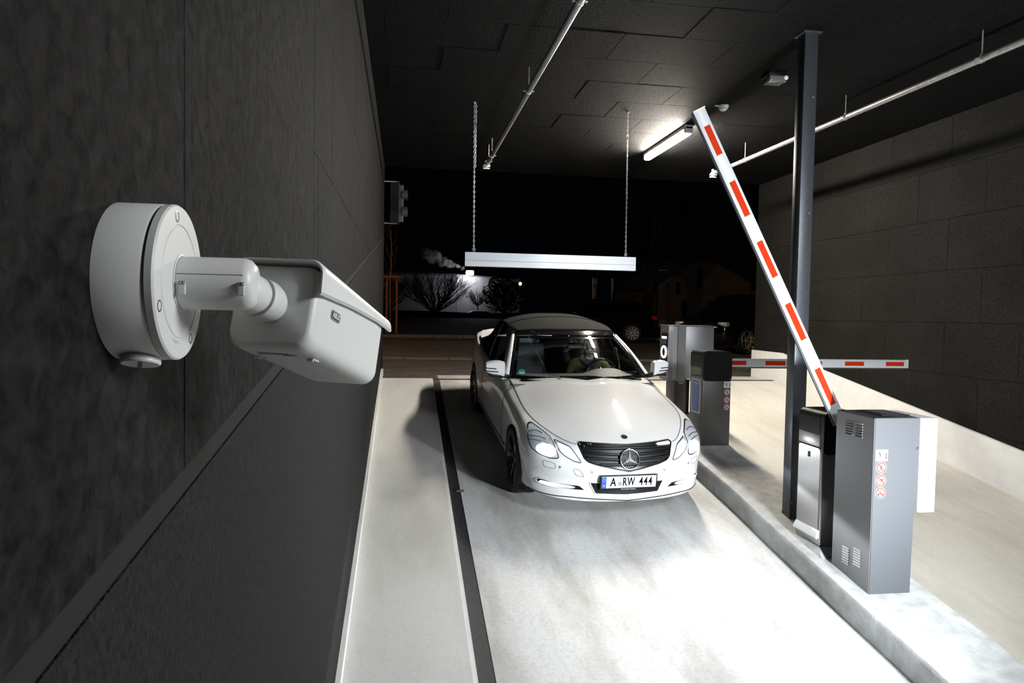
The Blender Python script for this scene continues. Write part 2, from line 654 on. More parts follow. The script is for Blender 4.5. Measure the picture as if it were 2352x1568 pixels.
# ceiling: courses across Y, boards long in X
yk = 10.43 - CW * 16
row = 0
while yk < YE - 0.02:
    y0, y1 = max(yk, 1.2), min(yk + CW, YE)
    if y1 > 1.25:
        off = 0.52 if row % 2 else 0.0
        x = XL - 0.53 + off + 0.17 - BL
        while x < XR:
            a, c = max(x, XL), min(x + BL, XR)
            if c - a > 0.03:
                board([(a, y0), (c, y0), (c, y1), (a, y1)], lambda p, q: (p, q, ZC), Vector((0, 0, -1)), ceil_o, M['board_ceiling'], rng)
            x += BL
    yk += CW
    row += 1
zk = [0.98 + CW * i for i in range(7)] + [ZC]


def zl(y):                     # upper edge of the sloping strip on the left wall
    return 2.425 + 0.1425 * y


for k in range(2, 7):
    z0, z1 = zk[k], zk[k + 1]
    off = 0.0 if k % 2 == 0 else 0.525
    y = -1.73 + off
    while y < YE:
        a, c = max(y, 2.86), min(y + BL, YE)
        if c - a > 0.03:
            pl = clip([(a, z0), (c, z0), (c, z1), (a, z1)], lambda p: p[1] - zl(p[0]))
            if len(pl) >= 3 and (max(p[1] for p in pl) - min(p[1] for p in pl)) > 0.03:
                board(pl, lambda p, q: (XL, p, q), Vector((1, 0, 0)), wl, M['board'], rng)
        y += BL
for a, c in ((-0.9, 0.17), (0.17, 1.22), (1.22, 2.86)):
    for z0, z1 in ((1.6, 4.15), (4.15, ZC)):
        pl = clip([(a, z0), (c, z0), (c, z1), (a, z1)], lambda p: p[1] - zl(p[0]))
        board(pl, lambda p, q: (XL, p, q), Vector((1, 0, 0)), wl, M['board'], rng)
    # right wall
for k in range(0, 7):
    z0, z1 = zk[k], zk[k + 1]
    off = 0.0 if k % 2 == 0 else 0.525
    y = 9.66 - BL * 6 - off
    while y < YE:
        a, c = max(y, 3.2), min(y + BL, YE)
        if c - a > 0.03:
            pl = clip([(a, z0), (c, z0), (c, z1), (a, z1)], lambda p: p[1] - (fz(p[0]) + hp - 0.02))
            if len(pl) >= 3 and (max(p[1] for p in pl) - min(p[1] for p in pl)) > 0.03:
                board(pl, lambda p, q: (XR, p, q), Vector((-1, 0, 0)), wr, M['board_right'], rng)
        y += BL
# sloping strip and the smooth wall below it
b = MB()
b.prism([(XL - 0.04, -1, zl(-1)), (XL - 0.04, YE, zl(YE)), (XL - 0.04, YE, zl(YE) - 0.040), (XL - 0.04, -1, zl(-1) - 0.040)], (0.036, 0, 0))
struct(b.obj('trim_1', M['strip']), 'sloping dark strip between the rough boards and the smooth lower left wall', 'trim')
b = MB()
b.prism([(XL - 0.04, YB, -0.9), (XL - 0.04, YE, 1.8), (XL - 0.04, YE, zl(YE) - 0.043), (XL - 0.04, YB, zl(YB) - 0.043)], (0.038, 0, 0))
struct(b.obj('wall_left_lower', M['lower_wall']), 'smooth dark lower left wall below the sloping strip', 'wall')

# ---- outdoors
def go(y):
    return 1.785 + 0.022 * (y - YE)


b = MB()
b.grid([[(-40, y, go(y) - (0.012 if y < 20 else 0)), (60, y, go(y) - (0.012 if y < 20 else 0))] for y in (YE + 0.02, 15.6)])
struct(b.obj('pavement', M['asphalt'], fix=False), 'dark asphalt forecourt just outside the ramp', 'pavement')
b = MB()
b.grid([[(-40, y, go(y) - 0.012), (60, y, go(y) - 0.012)] for y in (15.6, 24)])
struct(b.obj('road', M['asphalt'], fix=False), 'dark asphalt street running past the entrance', 'road')
kerb_root = thing('road_kerb', 'row of pale kerb stones between forecourt and street', 'kerb', (0, 15.6, 0), kind='structure')
for i in range(24):
    x = -6 + i * 1.0
    MB().box((x + 0.5, 0, go(15.6) + 0.005), (0.985, 0.28, 0.05), bevel=0.01, seg=1).obj('kerb_stone', M['kerbstone'], kerb_root)
kerb_root = thing('verge_kerb', 'row of pale kerb stones along the far grass verge', 'kerb', (0, 24, 0), kind='structure')
for i in range(30):
    x = -8 + i * 1.0
    MB().box((x + 0.5, 0, go(24) + 0.04), (0.985, 0.16, 0.12), bevel=0.01, seg=1).obj('kerb_stone', M['kerbstone'], kerb_root)
b = MB()
rg = random.Random(5)
P = []
for i in range(30):
    y = 24.1 + i * 3.4
    P.append([(-60 + j * 7, y, go(24) + 0.05 + 0.012 * (y - 24) + (rg.uniform(-0.05, 0.05) if i else 0)) for j in range(24)])
b.grid(P)
struct(b.obj('grass_verge', M['turf'], fix=False, smooth=True), 'dark grassy ground beyond the street', 'grass')
# ramp crest channel
MB().box(((0.5 + XR) / 2, 11.42, ZT - 0.005), (XR - 0.5, 0.10, 0.03)).obj('threshold_slot', M['channel'])
struct(bpy.data.objects['threshold_slot'], 'narrow dark drainage slot across the crest of the ramp', 'drain slot')

# ================================================================ CAR
th = math.atan(S)
CAR_X, CAR_Y, CAR_PSI = 1.99, 6.925, 0.044
c_n = Vector((0, -math.sin(th), math.cos(th)))
c_f = Vector((math.sin(CAR_PSI), -math.cos(CAR_PSI) * math.cos(th), -math.cos(CAR_PSI) * math.sin(th)))
c_f = (c_f - c_n * c_f.dot(c_n)).normalized()
c_l = c_n.cross(c_f)
CARM = Matrix(((c_f.x, c_l.x, c_n.x, CAR_X), (c_f.y, c_l.y, c_n.y, CAR_Y), (c_f.z, c_l.z, c_n.z, S * CAR_Y), (0, 0, 0, 1)))


def catmull(P, n, sym0=False, sym1=False):
    """P: (k, m, 3) control rows along axis 0 -> smooth rows"""
    P = np.asarray(P, float)
    k = len(P)
    fl = np.array([1, -1, 1.0])
    a = P[1] * fl if sym0 else 2 * P[0] - P[1]
    z = P[-2] * fl if sym1 else 2 * P[-1] - P[-2]
    Q = np.concatenate([a[None], P, z[None]])
    out = []
    for i in range(k - 1):
        p0, p1, p2, p3 = Q[i:i + 4]
        for t in np.linspace(0, 1, n, endpoint=False):
            out.append(0.5 * (2 * p1 + (p2 - p0) * t + (2 * p0 - 5 * p1 + 4 * p2 - p3) * t * t + (3 * p1 - p0 - 3 * p2 + p3) * t ** 3))
    out.append(P[-1])
    return np.array(out)


PX = np.array([.850, .838, .80, .715, .555, .345, 0, -.4, -1, -1.7, -2.35, -2.76, -3.2, -3.6, -3.8, -3.86])
PY = np.array([0, .25, .45, .645, .80, .872, .888, .89, .89, .893, .893, .89, .86, .77, .55, 0])
WF = np.array([1, 1, 1, .9, .6, .3, 0, 0, 0, 0, 0, 0, 0, 0, 0, 0.])
WB = np.array([0, 0, 0, 0, 0, 0, 0, 0, 0, 0, 0, 0.1, .35, .8, 1, 1])
ZF = np.array([1, 1, .97, .85, .6, .35, .1, 0, 0, 0, 0, 0, 0, 0, 0, 0])
ZB = np.array([0, 0, 0, 0, 0, 0, 0, 0, 0, 0, 0, 0.1, .35, .8, 1, 1])


def level(dxf, w, zf, zs, zr, dxr):
    x = PX + WF * dxf + WB * dxr
    y = PY * w / .893
    z = zs + (zf - zs) * ZF + (zr - zs) * ZB
    return np.stack([x, y, z], 1)


def row(s):
    return np.array(s, float)


r_crest = row([(.785, 0, .675), (.772, .25, .670), (.725, .455, .662), (.625, .638, .685), (.43, .782, .735), (.21, .835, .775), (-.1, .845, .805), (-.5, .853, .835), (-.9, .862, .862), (-1.7, .868, .88), (-2.35, .868, .895), (-2.76, .855, .91), (-3.2, .815, .92), (-3.56, .74, .925), (-3.76, .52, .93), (-3.80, 0, .93)])
r_edge = row([(.745, 0, .735), (.735, .25, .730), (.685, .45, .718), (.515, .590, .745), (.26, .712, .795), (.03, .762, .828), (-.2, .772, .852), (-.5, .768, .888), (-.86, .775, .935), (-1.7, .82, .935), (-2.35, .82, .945), (-2.76, .80, .955), (-3.15, .76, .968), (-3.5, .70, .972), (-3.68, .5, .985), (-3.72, 0, .995)])
# centre-line targets of the bonnet and boot lines
cx_ = [.70, .63, .53, .37, .17, -.03, -.20, -.37, -.53, -1.2, -2.0, -2.8, -3.05, -3.3, -3.5, -3.66]


_hp = np.polyfit([-.53, -.3, -.1, .2, .5, .62, .70, .745], [1.0, .972, .940, .882, .812, .780, .757, .741], 4)


def zhood(x):
    return float(np.polyval(_hp, x))


ctr = row([(x, 0, zhood(x) if x > -.6 else 1.0) for x in cx_])
rings = [level(-.10, .78, .205, .19, .27, .10), level(-.035, .845, .212, .215, .28, .05), level(.005, .872, .232, .25, .31, .03), level(-.012, .882, .30, .34, .38, .01),
         level(-.022, .888, .40, .46, .50, 0), level(0, .893, .515, .57, .62, 0), level(-.035, .886, .605, .665, .76, -.0), r_crest, r_edge]
for t in (.14, .30, .46, .64, .82, 1.0):
    q = r_edge * (1 - t) + ctr * t
    for u_ in range(9):                   # bonnet: a crowned height field that meets the edge
        ye_ = max(.05, r_edge[u_, 1])
        drop = zhood(q[u_, 0]) - .004 - r_edge[u_, 2] if u_ > 2 else .012
        zz_ = zhood(q[u_, 0]) - max(0, drop) * (q[u_, 1] / .80) ** 2.6 * (1.0 if u_ > 2 else 1.6)
        bl = (1 - t) ** 2.2
        lin_ = q[u_, 2]
        q[u_, 2] = zz_ * (1 - bl) + lin_ * bl
    rings.append(q)
A = np.array(rings)                       # (v, u, 3)
A[:, :, 1] *= 1.03
NU, NV = 12, 6
A = catmull(A.transpose(1, 0, 2), NU, True, True)       # along u
A = catmull(A.transpose(1, 0, 2), NV)                   # along v
IE = 8 * NV                                # v index of the belt / bonnet edge
bm = bmesh.new()
nv, nu = A.shape[:2]
WR = 0.355
wheel_x = (0.0, -2.76)
keep = {}
for i in range(nv):
    for j in range(nu):
        keep[i, j] = bm.verts.new(A[i, j])
for i in range(nv - 1):
    for j in range(nu - 1):
        if i >= IE and 8 * NU <= j < 11.8 * NU:
            continue
        vs = [keep[i, j], keep[i + 1, j], keep[i + 1, j + 1], keep[i, j + 1]]
        c = sum((v.co for v in vs), Vector()) / 4
        if i < IE and any(math.hypot(c.x - wx, c.z - .325) < WR for wx in wheel_x) and abs(c.y) > .5:
            continue
        try:
            bm.faces.new(vs)
        except ValueError:
            pass
bmesh.ops.delete(bm, geom=[v for v in bm.verts if not v.link_faces], context='VERTS')
for v in bm.verts:                        # snap the arch rim to a true circle
    if any(e.is_boundary for e in v.link_edges) and abs(v.co.y) > .5 and v.co.z > .16:
        for wx in wheel_x:
            d = math.hypot(v.co.x - wx, v.co.z - .325)
            if d < WR + .05:
                v.co.x = wx + (v.co.x - wx) * WR / d
                v.co.z = .325 + (v.co.z - .325) * WR / d
car = thing('convertible_car', 'white convertible with black soft top and lit headlamps driving down the ramp', 'car')
car.matrix_world = CARM
mb = MB()
mb.bm.free()
mb.bm = bm
mb.mirror_y()
body = mb.obj('body', M['paint'], car, smooth=True)
bpy.context.view_layer.update()
body_bvh = BVHTree.FromPolygons([v.co.copy() for v in body.data.vertices], [tuple(p.vertices) for p in body.data.polygons])

M['soft_top'] = mat('black_fabric_top', (0.0105, 0.0102, 0.010), 0.9, spec=0.15, var=0.25, vscale=500, bump=0.25, bscale=900)
M['chrome'] = mat('chrome', (0.75, 0.76, 0.77), 0.12, 1.0)
M['grille_black'] = mat('grille_black', (0.005, 0.005, 0.0055), 0.32, spec=0.3)
M['star_silver'] = mat('star_silver', (0.62, 0.63, 0.64), 0.3, 0.45)
M['plate_black'] = mat('plate_black', (0.003, 0.003, 0.003), 0.7, spec=0.05)
M['seam'] = mat('panel_gap', (0.010, 0.010, 0.010), 0.8, spec=0.1)
M['reflector'] = mat('lamp_reflector', (0.62, 0.65, 0.70), 0.3, 0.25)
M['beam'] = mat('lit_headlamp', (1, 1, 1), 0.4, emit=(0.93, 0.96, 1.0), estr=14.0)
M['drl'] = mat('lit_daylight_strip', (1, 1, 1), 0.4, emit=(0.95, 0.97, 1.0), estr=3.0)
M['lens'] = glass_mat('clear_lens', (0.95, 0.96, 0.97), 1.35)
M['tyre'] = mat('tyre_rubber', (0.013, 0.013, 0.013), 0.75, bump=0.2, bscale=60)
M['rim'] = mat('black_alloy', (0.012, 0.012, 0.013), 0.3, 0.4, coat=0.4)
M['rim_edge'] = mat('machined_edge', (0.45, 0.43, 0.40), 0.3, 0.9)
M['cabin'] = mat('dark_cabin_trim', (0.020, 0.021, 0.022), 0.6, var=0.2, vscale=40)
M['dash'] = mat('grey_dashboard', (0.10, 0.11, 0.105), 0.6, bump=0.1, bscale=400)
M['leather'] = mat('slate_leather', (0.022, 0.027, 0.032), 0.5, bump=0.1, bscale=200)
M['red_lens'] = mat('red_lens', (0.5, 0.02, 0.01), 0.2, coat=0.5)
M['plate_blue'] = mat('plate_blue', (0.02, 0.07, 0.36), 0.4)
M['plate_white'] = mat('plate_white', (0.58, 0.60, 0.66), 0.45)
M['green_sticker'] = mat('green_sticker', (0.01, 0.30, 0.20), 0.5)


def expand(poly, d):
    cx = sum(p[0] for p in poly) / len(poly)
    cy = sum(p[1] for p in poly) / len(poly)
    out = []
    for i, p in enumerate(poly):
        a, c = poly[i - 1], poly[(i + 1) % len(poly)]
        t = Vector((c[0] - a[0], c[1] - a[1])).normalized()
        n = Vector((t.y, -t.x))
        if n.x * (p[0] - cx) + n.y * (p[1] - cy) < 0:
            n = -n
        out.append((p[0] + n.x * d, p[1] + n.y * d))
    return out


def refine(poly, d):
    out = []
    for i, p in enumerate(poly):
        q = poly[(i + 1) % len(poly)]
        n = max(1, int(math.hypot(q[0] - p[0], q[1] - p[1]) / d))
        out += [(p[0] + (q[0] - p[0]) * k / n, p[1] + (q[1] - p[1]) * k / n) for k in range(n)]
    return out


def rounded(poly, r, n=4):
    """corner rounding of an outline"""
    out = []
    m = len(poly)
    for i in range(m):
        p = Vector(poly[i])
        a = Vector(poly[i - 1]) - p
        c = Vector(poly[(i + 1) % m]) - p
        k = min(r, a.length * .45, c.length * .45)
        a = p + a.normalized() * k
        c = p + c.normalized() * k
        for j in range(n + 1):
            t = j / n
            q = a * (1 - t) ** 2 + p * 2 * t * (1 - t) + c * t * t
            out.append((q.x, q.y))
    return out


def shoot(y, z, axis='x'):
    if axis == 'x':
        h = body_bvh.ray_cast(Vector((3, y, z)), Vector((-1, 0, 0)))
    elif axis == 'z':
        h = body_bvh.ray_cast(Vector((y, z, 3)), Vector((0, 0, -1)))
    else:
        s_ = 1 if axis == 'y' else -1
        h = body_bvh.ray_cast(Vector((y, 3 * s_, z)), Vector((0, -s_, 0)))
    if h[0] is None:
        return None, None
    n = h[1]
    ref = {'x': Vector((1, 0, 0)), 'z': Vector((0, 0, 1)), 'y': Vector((0, 1, 0)), '-y': Vector((0, -1, 0))}[axis]
    if n.dot(ref) < 0:
        n = -n
    return h[0], n


def patch(name, poly, off, m, parent, step=0.02, thick=0.0, axis='x', smooth=True):
    """a panel that follows the car's skin inside an outline (front view y,z or top view x,y)"""
    pl = refine(poly, step)
    xs, ys = [p[0] for p in pl], [p[1] for p in pl]
    V = [Vector(p) for p in pl]
    n0 = len(V)

    def inside(x, y):
        c = False
        for i in range(n0):
            a, q = pl[i], pl[i - 1]
            if (a[1] > y) != (q[1] > y) and x < (q[0] - a[0]) * (y - a[1]) / (q[1] - a[1]) + a[0]:
                c = not c
        return c
    gx = min(xs) + step / 2
    while gx < max(xs):
        gy = min(ys) + step / 2
        while gy < max(ys):
            if inside(gx, gy) and min(math.hypot(gx - p[0], gy - p[1]) for p in pl) > step * .5:
                V.append(Vector((gx, gy)))
            gy += step
        gx += step
    E_ = [(i, (i + 1) % n0) for i in range(n0)]
    vo, eo, fo, *_ = delaunay_2d_cdt(V, E_, [], 1, 1e-6)
    b = MB()
    top, bot = [], []
    for p in vo:
        h, n = shoot(p.x, p.y, axis)
        if h is None:
            h, n = shoot(p.x * .98, p.y, axis)
        if h is None:
            h, n = Vector((0, p.x, p.y)), Vector((1, 0, 0))
        top.append(b.bm.verts.new(h + n * off))
        if thick:
            bot.append(b.bm.verts.new(h + n * (off - thick)))
    cnt = {}
    for f in fo:
        try:
            b.bm.faces.new([top[i] for i in f])
            if thick:
                b.bm.faces.new([bot[i] for i in reversed(f)])
        except ValueError:
            pass
        for k in range(len(f)):
            e = tuple(sorted((f[k], f[(k + 1) % len(f)])))
            cnt[e] = cnt.get(e, 0) + 1
    if thick:
        for (a, c), k in cnt.items():
            if k == 1:
                b.bm.faces.new((top[a], top[c], bot[c], bot[a]))
    return b.obj(name, m, parent, smooth=(35 if thick else smooth))


def rim_tube(name, poly, off, r, m, parent, axis='x', close=True, step=0.02, seg=6):
    pl = refine(poly, step) if close else refine_open(poly, step)
    pts = []
    for p in pl:
        h, n = shoot(p[0], p[1], axis)
        if h is not None:
            pts.append(h + n * off)
    if close:
        pts.append(pts[0])
        pts.append(pts[1])
    return MB().tube(pts, r, seg, caps=False).obj(name, m, parent, smooth=True)


def refine_open(poly, d):
    out = []
    for p, q in zip(poly[:-1], poly[1:]):
        n = max(1, int(math.hypot(q[0] - p[0], q[1] - p[1]) / d))
        out += [(p[0] + (q[0] - p[0]) * k / n, p[1] + (q[1] - p[1]) * k / n) for k in range(n)]
    return out + [poly[-1]]


def mir(poly):
    return [(-p[0], p[1]) for p in poly]


# --- radiator grille
gr_half = [(.0, .510), (.10, .528), (.20, .548), (.30, .567), (.372, .588), (.405, .615), (.432, .685), (.448, .722), (.43, .733), (.20, .735), (.0, .728)]
gr_poly = rounded(gr_half[1:-1] + [(0, .728)] + mir(gr_half[1:-1])[::-1] + [(0, .510)], .012)
grille = patch('grille', gr_poly, .002, M['grille_black'], car, .025)
rim_tube('grille_frame', gr_poly, .004, .007, M['grille_black'], grille)
for z0 in (.705, .664, .622, .580):
    half = .425 - (.722 - z0) * .30 if z0 > .6 else .275
    pts = []
    for k in range(25):
        y = -half + 2 * half * k / 24
        dz = -.018 * (1 - abs(y) / half) if z0 < .70 else -.004
        if z0 < .6:
            dz = -.012 + .0 * y
        h, n = shoot(y, z0 + dz)
        pts.append(h + Vector((.010, 0, 0)))
    b = MB()
    P = [[p + Vector((-.012, 0, .011)), p + Vector((.006, 0, .010)), p + Vector((.009, 0, .004)), p + Vector((.004, 0, -.010)), p + Vector((-.012, 0, -.011))] for p in pts]
    b.grid(P)
    b.obj('grille_slat', M['grille_black'], grille, smooth=40)
# star in a ring on the grille
sh, sn = shoot(0, .619)
star_c = sh + Vector((.030, 0, 0))
tilt = R(20)                      # the nose leans back
sx_, sz_ = Vector((math.cos(tilt), 0, math.sin(tilt))), Vector((-math.sin(tilt), 0, math.cos(tilt)))


def sp(y, z, x=0.0):
    return star_c + Vector((0, 1, 0)) * y + sz_ * z + sx_ * x


b = MB()
b.tube([sp(.090 * math.sin(2 * PI * k / 40), .090 * math.cos(2 * PI * k / 40)) for k in range(42)], .0075, 8, caps=False)
star = b.obj('grille_star', M['chrome'], car, smooth=True)
MB().prism([sp(.088 * math.sin(2 * PI * k / 32), .088 * math.cos(2 * PI * k / 32), -.03) for k in range(32)], sx_ * .018).obj('star_backing', M['grille_black'], star)
for k in range(3):
    a = 2 * PI * k / 3
    ca, sa = math.cos(a), math.sin(a)

    def q(u, v, x):
        return sp(sa * v + ca * u, ca * v - sa * u, x)
    b = MB()
    tip, l, r_ = q(0, .088, .002), q(-.013, .0075, -.004), q(.013, .0075, -.004)
    cc, base = q(0, 0, .010), q(0, 0, -.006)
    for f in ((tip, l, cc), (tip, cc, r_), (tip, base, l), (tip, r_, base)):
        b.poly(f)
    b.obj('star_point', M['star_silver'], star)
# mesh of small ribs inside the ring
b = MB()
for i in range(-5, 6):
    for sgn in (1, -1):
        o_ = i * .015
        L_ = math.sqrt(max(0, .085 ** 2 - o_ ** 2))
        c45 = math.sqrt(.5)
        p0 = sp((o_ * c45 - L_ * c45) * sgn, o_ * c45 + L_ * c45, -.008)
        p1 = sp((o_ * c45 + L_ * c45) * sgn, o_ * c45 - L_ * c45, -.008)
        b.tube([p0, p1], .0016, 4)
o = b.obj('star_mesh', M['seam'], star)
# bonnet badge: small round emblem
eh, en = shoot(.66, 0, 'z')
b = MB()
ex = Vector((1, 0, -.35)).normalized()
ez = Vector((.35, 0, 1)).normalized()


def ep(r, a, h):
    return eh + Vector((0, 1, 0)) * r * math.sin(a) + ex * r * math.cos(a) + ez * h


b.prism([ep(.029, 2 * PI * k / 24, .0005) for k in range(24)], ez * .004)
badge = b.obj('bonnet_emblem', M['black_gloss'], car)
b = MB()
b.prism([ep(.019, 2 * PI * k / 20, .0045) for k in range(20)], ez * .0012)
ring = b.obj('emblem_disc', M['chrome'], badge)
b = MB()
for k in range(3):
    a = PI + 2 * PI * k / 3
    b.tube([ep(0, 0, .0062), ep(.018, a, .0062)], .0018, 5)
b.obj('emblem_star', M['black_gloss'], badge)
for a0 in (0, PI):
    MB().prism([ep(.0235, a0 - .15, .0045), ep(.0285, a0 - .15, .0045), ep(.0285, a0 + .15, .0045), ep(.0235, a0 + .15, .0045)], ez * .001).obj('emblem_laurel', M['chrome'], badge)

# --- headlamps
hl_main = [(.828, .778), (.79, .789), (.73, .765), (.665, .733), (.658, .70), (.640, .64), (.628, .602), (.694, .592), (.778, .606), (.832, .632), (.850, .70)]
hl_in = [(.640, .722), (.58, .708), (.520, .692), (.475, .632), (.438, .580), (.50, .590), (.575, .626), (.615, .660)]
for sg in (1, -1):
    pm = [(p[0] * sg, p[1]) for p in rounded(hl_main, .02)]
    pi_ = [(p[0] * sg, p[1]) for p in rounded(hl_in, .012)]
    lamp = patch('headlamp', expand(pm, .007), .0015, M['grille_black'], car, .03)
    patch('lamp_reflector', pm, .0035, M['reflector'], lamp, .03)
    c0 = (.722 * sg, .646)
    patch('lit_projector', [(c0[0] + .078 * math.cos(2 * PI * k / 24), c0[1] + .044 * math.sin(2 * PI * k / 24) - .004 * math.cos(2 * PI * k / 24) * sg) for k in range(24)], .0065, M['beam'], lamp, .02)
    b = MB()
    for z_, y0_, y1_ in ((.745, .72, .83), (.715, .70, .84), (.690, .70, .845)):
        pts = []
        for k in range(9):
            h, n = shoot((y0_ + (y1_ - y0_) * k / 8) * sg, z_ + .012 * math.sin(PI * k / 8))
            pts.append(h + n * .006)
        b.tube(pts, .004, 6)
    b.obj('reflector_rib', M['chrome'], lamp, smooth=True)
    patch('lamp_lens', pm, .011, M['lens'], lamp, .03)
    lamp = patch('inner_headlamp', expand(pi_, .006), .0015, M['grille_black'], car, .03)
    patch('lamp_reflector', pi_, .0035, M['reflector'], lamp, .03)
    patch('lit_projector', [(p[0] * .82 + .545 * sg * .18, p[1] * .82 + .645 * .18) for p in pi_], .006, M['drl'], lamp, .02)
    patch('lamp_lens', pi_, .010, M['lens'], lamp, .03)
    # daylight strip in its slot
    fg = [(p[0] * sg, p[1]) for p in rounded([(.800, .345), (.775, .378), (.600, .372), (.445, .366), (.385, .320), (.52, .320), (.68, .323), (.78, .330)], .015)]
    fog = patch('fog_lamp_slot', fg, .002, M['grille_black'], car, .025)
    patch('daylight_strip', [(p[0] * sg, p[1]) for p in rounded([(.775, .340), (.760, .358), (.66, .363), (.52, .355), (.475, .345), (.50, .335), (.60, .334), (.70, .334)], .01)], .010, M['drl'], fog, .02, thick=.009)
    b = MB()
    for i in range(7):
        for d_ in (1, -1):
            y_ = .40 + i * .018
            pts = []
            for k in range(4):
                yy, zz = y_ + d_ * .008 * (k - 1.5), .3235 + .010 * k
                if zz > .366 or yy > .53 or yy < .40 + (zz - .32) * .9:
                    continue
                h, n = shoot(yy * sg, zz)
                pts.append(h + n * .004)
            if len(pts) > 1:
                b.tube(pts, .0016, 4)
    b.obj('slot_mesh', M['seam'], fog)
    rim_tube('slot_frame', fg, .003, .006, M['paint'], fog)
    # bumper seams: washer flap, parking sensors
    pw = [(p[0] * sg, p[1]) for p in rounded([(.760, .560), (.745, .500), (.655, .503), (.660, .553)], .02)]
    rim_tube('washer_flap_seam', pw, .0005, .0016, M['seam'], car)
    for (ys_, zs_) in ((.855, .535), (.620, .527), (.345, .503)):
        h, n = shoot(ys_ * sg, zs_)
        up_ = Vector((0, 0, 1))
        t1 = n.cross(up_).normalized()
        t2 = t1.cross(n)
        b = MB()
        b.prism([h + (t1 * math.cos(2 * PI * k / 16) + t2 * math.sin(2 * PI * k / 16)) * .011 for k in range(16)], n * .004)
        b.obj('parking_sensor', M['zinc'], car)
pt = rounded([(-.515, .523), (-.458, .524), (-.405, .450), (-.478, .458)], .02)
rim_tube('tow_cover_seam', pt, .0005, .0016, M['seam'], car)
# --- lower intake, plate
ik = rounded([(-.355, .398), (.355, .398), (.300, .293), (.0, .280), (-.300, .293)], .012)
intake = patch('lower_intake', ik, .002, M['grille_black'], car, .03)
b = MB()
for i in range(-22, 23):
    for d_ in (1, -1):
        pts = []
        for k in range(7):
            yy, zz = i * .017 + d_ * .012 * (k - 3), .288 + .0165 * k
            if abs(yy) > .30 + (zz - .293) * .5 or zz < .282 + abs(yy) * .035:
                continue
            h, n = shoot(yy, zz)
            pts.append(h + n * .004)
        if len(pts) > 1:
            b.tube(pts, .0017, 4)
b.obj('intake_mesh', M['seam'], intake)
rim_tube('intake_frame', ik, .003, .006, M['paint'], intake)
px0 = .852
plate = MB().box((px0, 0, .407), (.012, .548, .142), bevel=.006).obj('number_plate', M['black'], car)
MB().box((px0 + .0065, .0, .411), (.003, .520, .108), bevel=.001).obj('plate_face', M['plate_white'], plate)
MB().box((px0 + .0085, -.237, .411), (.0015, .044, .106)).obj('plate_blue_band', M['plate_blue'], plate)
MB().box((px0 + .0066, 0, .4665), (.004, .53, .004)).obj('plate_rim', M['chrome'], plate)
txr = (PI / 2, 0, PI / 2)
text_mesh('plate_lettering', 'A', .110, M['plate_black'], plate, (px0 + .0085, -.150, .411), txr, bold=.0022, sx=.74)
text_mesh('plate_lettering', 'RW', .110, M['plate_black'], plate, (px0 + .0085, -.003, .411), txr, bold=.0022, sx=.62, space=1.12)
text_mesh('plate_lettering', '444', .110, M['plate_black'], plate, (px0 + .0085, .160, .411), txr, bold=.0022, sx=.66, space=1.22)
text_mesh('plate_country_letter', 'D', .024, M['paper_white'], plate, (px0 + .0095, -.237, .382), txr)
b = MB()
for k in range(12):
    a = 2 * PI * k / 12
    b.box((px0 + .0093, -.237 + .013 * math.cos(a), .437 + .013 * math.sin(a)), (.0008, .003, .003))
b.obj('plate_stars', M['detector'], plate)
b = MB()
b.prism([(px0 + .0084, -.085 + .021 * math.cos(2 * PI * k / 20), .398 + .021 * math.sin(2 * PI * k / 20)) for k in range(20)], (.0012, 0, 0))
seal = b.obj('plate_seal', M['alu'], plate)
b = MB()
b.tube([(px0 + .0097, -.085 + .017 * math.cos(2 * PI * k / 20), .398 + .017 * math.sin(2 * PI * k / 20)) for k in range(22)], .0009, 4, caps=False)
b.box((px0 + .0098, -.085, .398), (.0008, .010, .013))
b.obj('plate_seal_mark', M['plate_blue'], plate)
text_mesh('plate_holder_lettering', 'Mercedes-Benz Augsburg', .0135, M['paper_white'], plate, (px0 + .0065, .0, .344), txr)
# bumper lip: black line
pts = []
for k in range(61):
    y = -.875 + 1.75 * k / 60
    h, n = shoot(y, .232 + .022 * math.sin(min(1, abs(y) / .55) * PI / 2) * (1 if abs(y) < .56 else max(0, 1 - (abs(y) - .56) / .35)))
    if h is not None:
        pts.append(h + n * .001)
MB().tube(pts, .0045, 6).obj('bumper_lip_line', M['seam'], car, smooth=True)

# --- seams on the skin: bonnet, doors, wings
ie_rows = A[IE]
for sg in (1, -1):
    pts = [Vector((p[0], p[1] * sg, p[2])) + Vector((0, .002 * sg, .002)) for p in ie_rows[int(2.0 * NU):8 * NU + 1]]
    MB().tube(pts, .0023, 6).obj('bonnet_seam', M['seam'], car, smooth=True)
    for line in ([(-.62, .90), (-.66, .60), (-.62, .34), (-.50, .24)], [(-1.98, .92), (-2.02, .6), (-1.95, .36), (-1.85, .25)]):
        rim_tube('door_seam', line, .0005, .003, M['seam'], car, axis='y' if sg > 0 else '-y', close=False)
    rim_tube('sill_line', [(-.42, .33), (-1.2, .30), (-2.36, .31)], .001, .007, M['seam'], car, axis='y' if sg > 0 else '-y', close=False)
    h, n = shoot(-1.80, .80, 'y' if sg > 0 else '-y')
    MB().box(h + n * .012, (.19, .022, .028), bevel=.009).obj('door_handle', M['paint'], car, smooth=40)
    # belt trim under the side windows
    pts = [Vector((p[0], p[1] * sg, p[2])) + Vector((0, -.004 * sg, .004)) for p in ie_rows[8 * NU:12 * NU + 1]]
    MB().tube(pts, .011, 6).obj('belt_trim', M['black_gloss'], car, smooth=True)
    b = MB()
    tl = [(-3.52, .80), (-3.66, .83), (-3.60, .93), (-3.40, .92)]
    ax = 'y' if sg > 0 else '-y'
    patch('tail_lamp', tl, .004, M['red_lens'], car, .03, axis=ax)

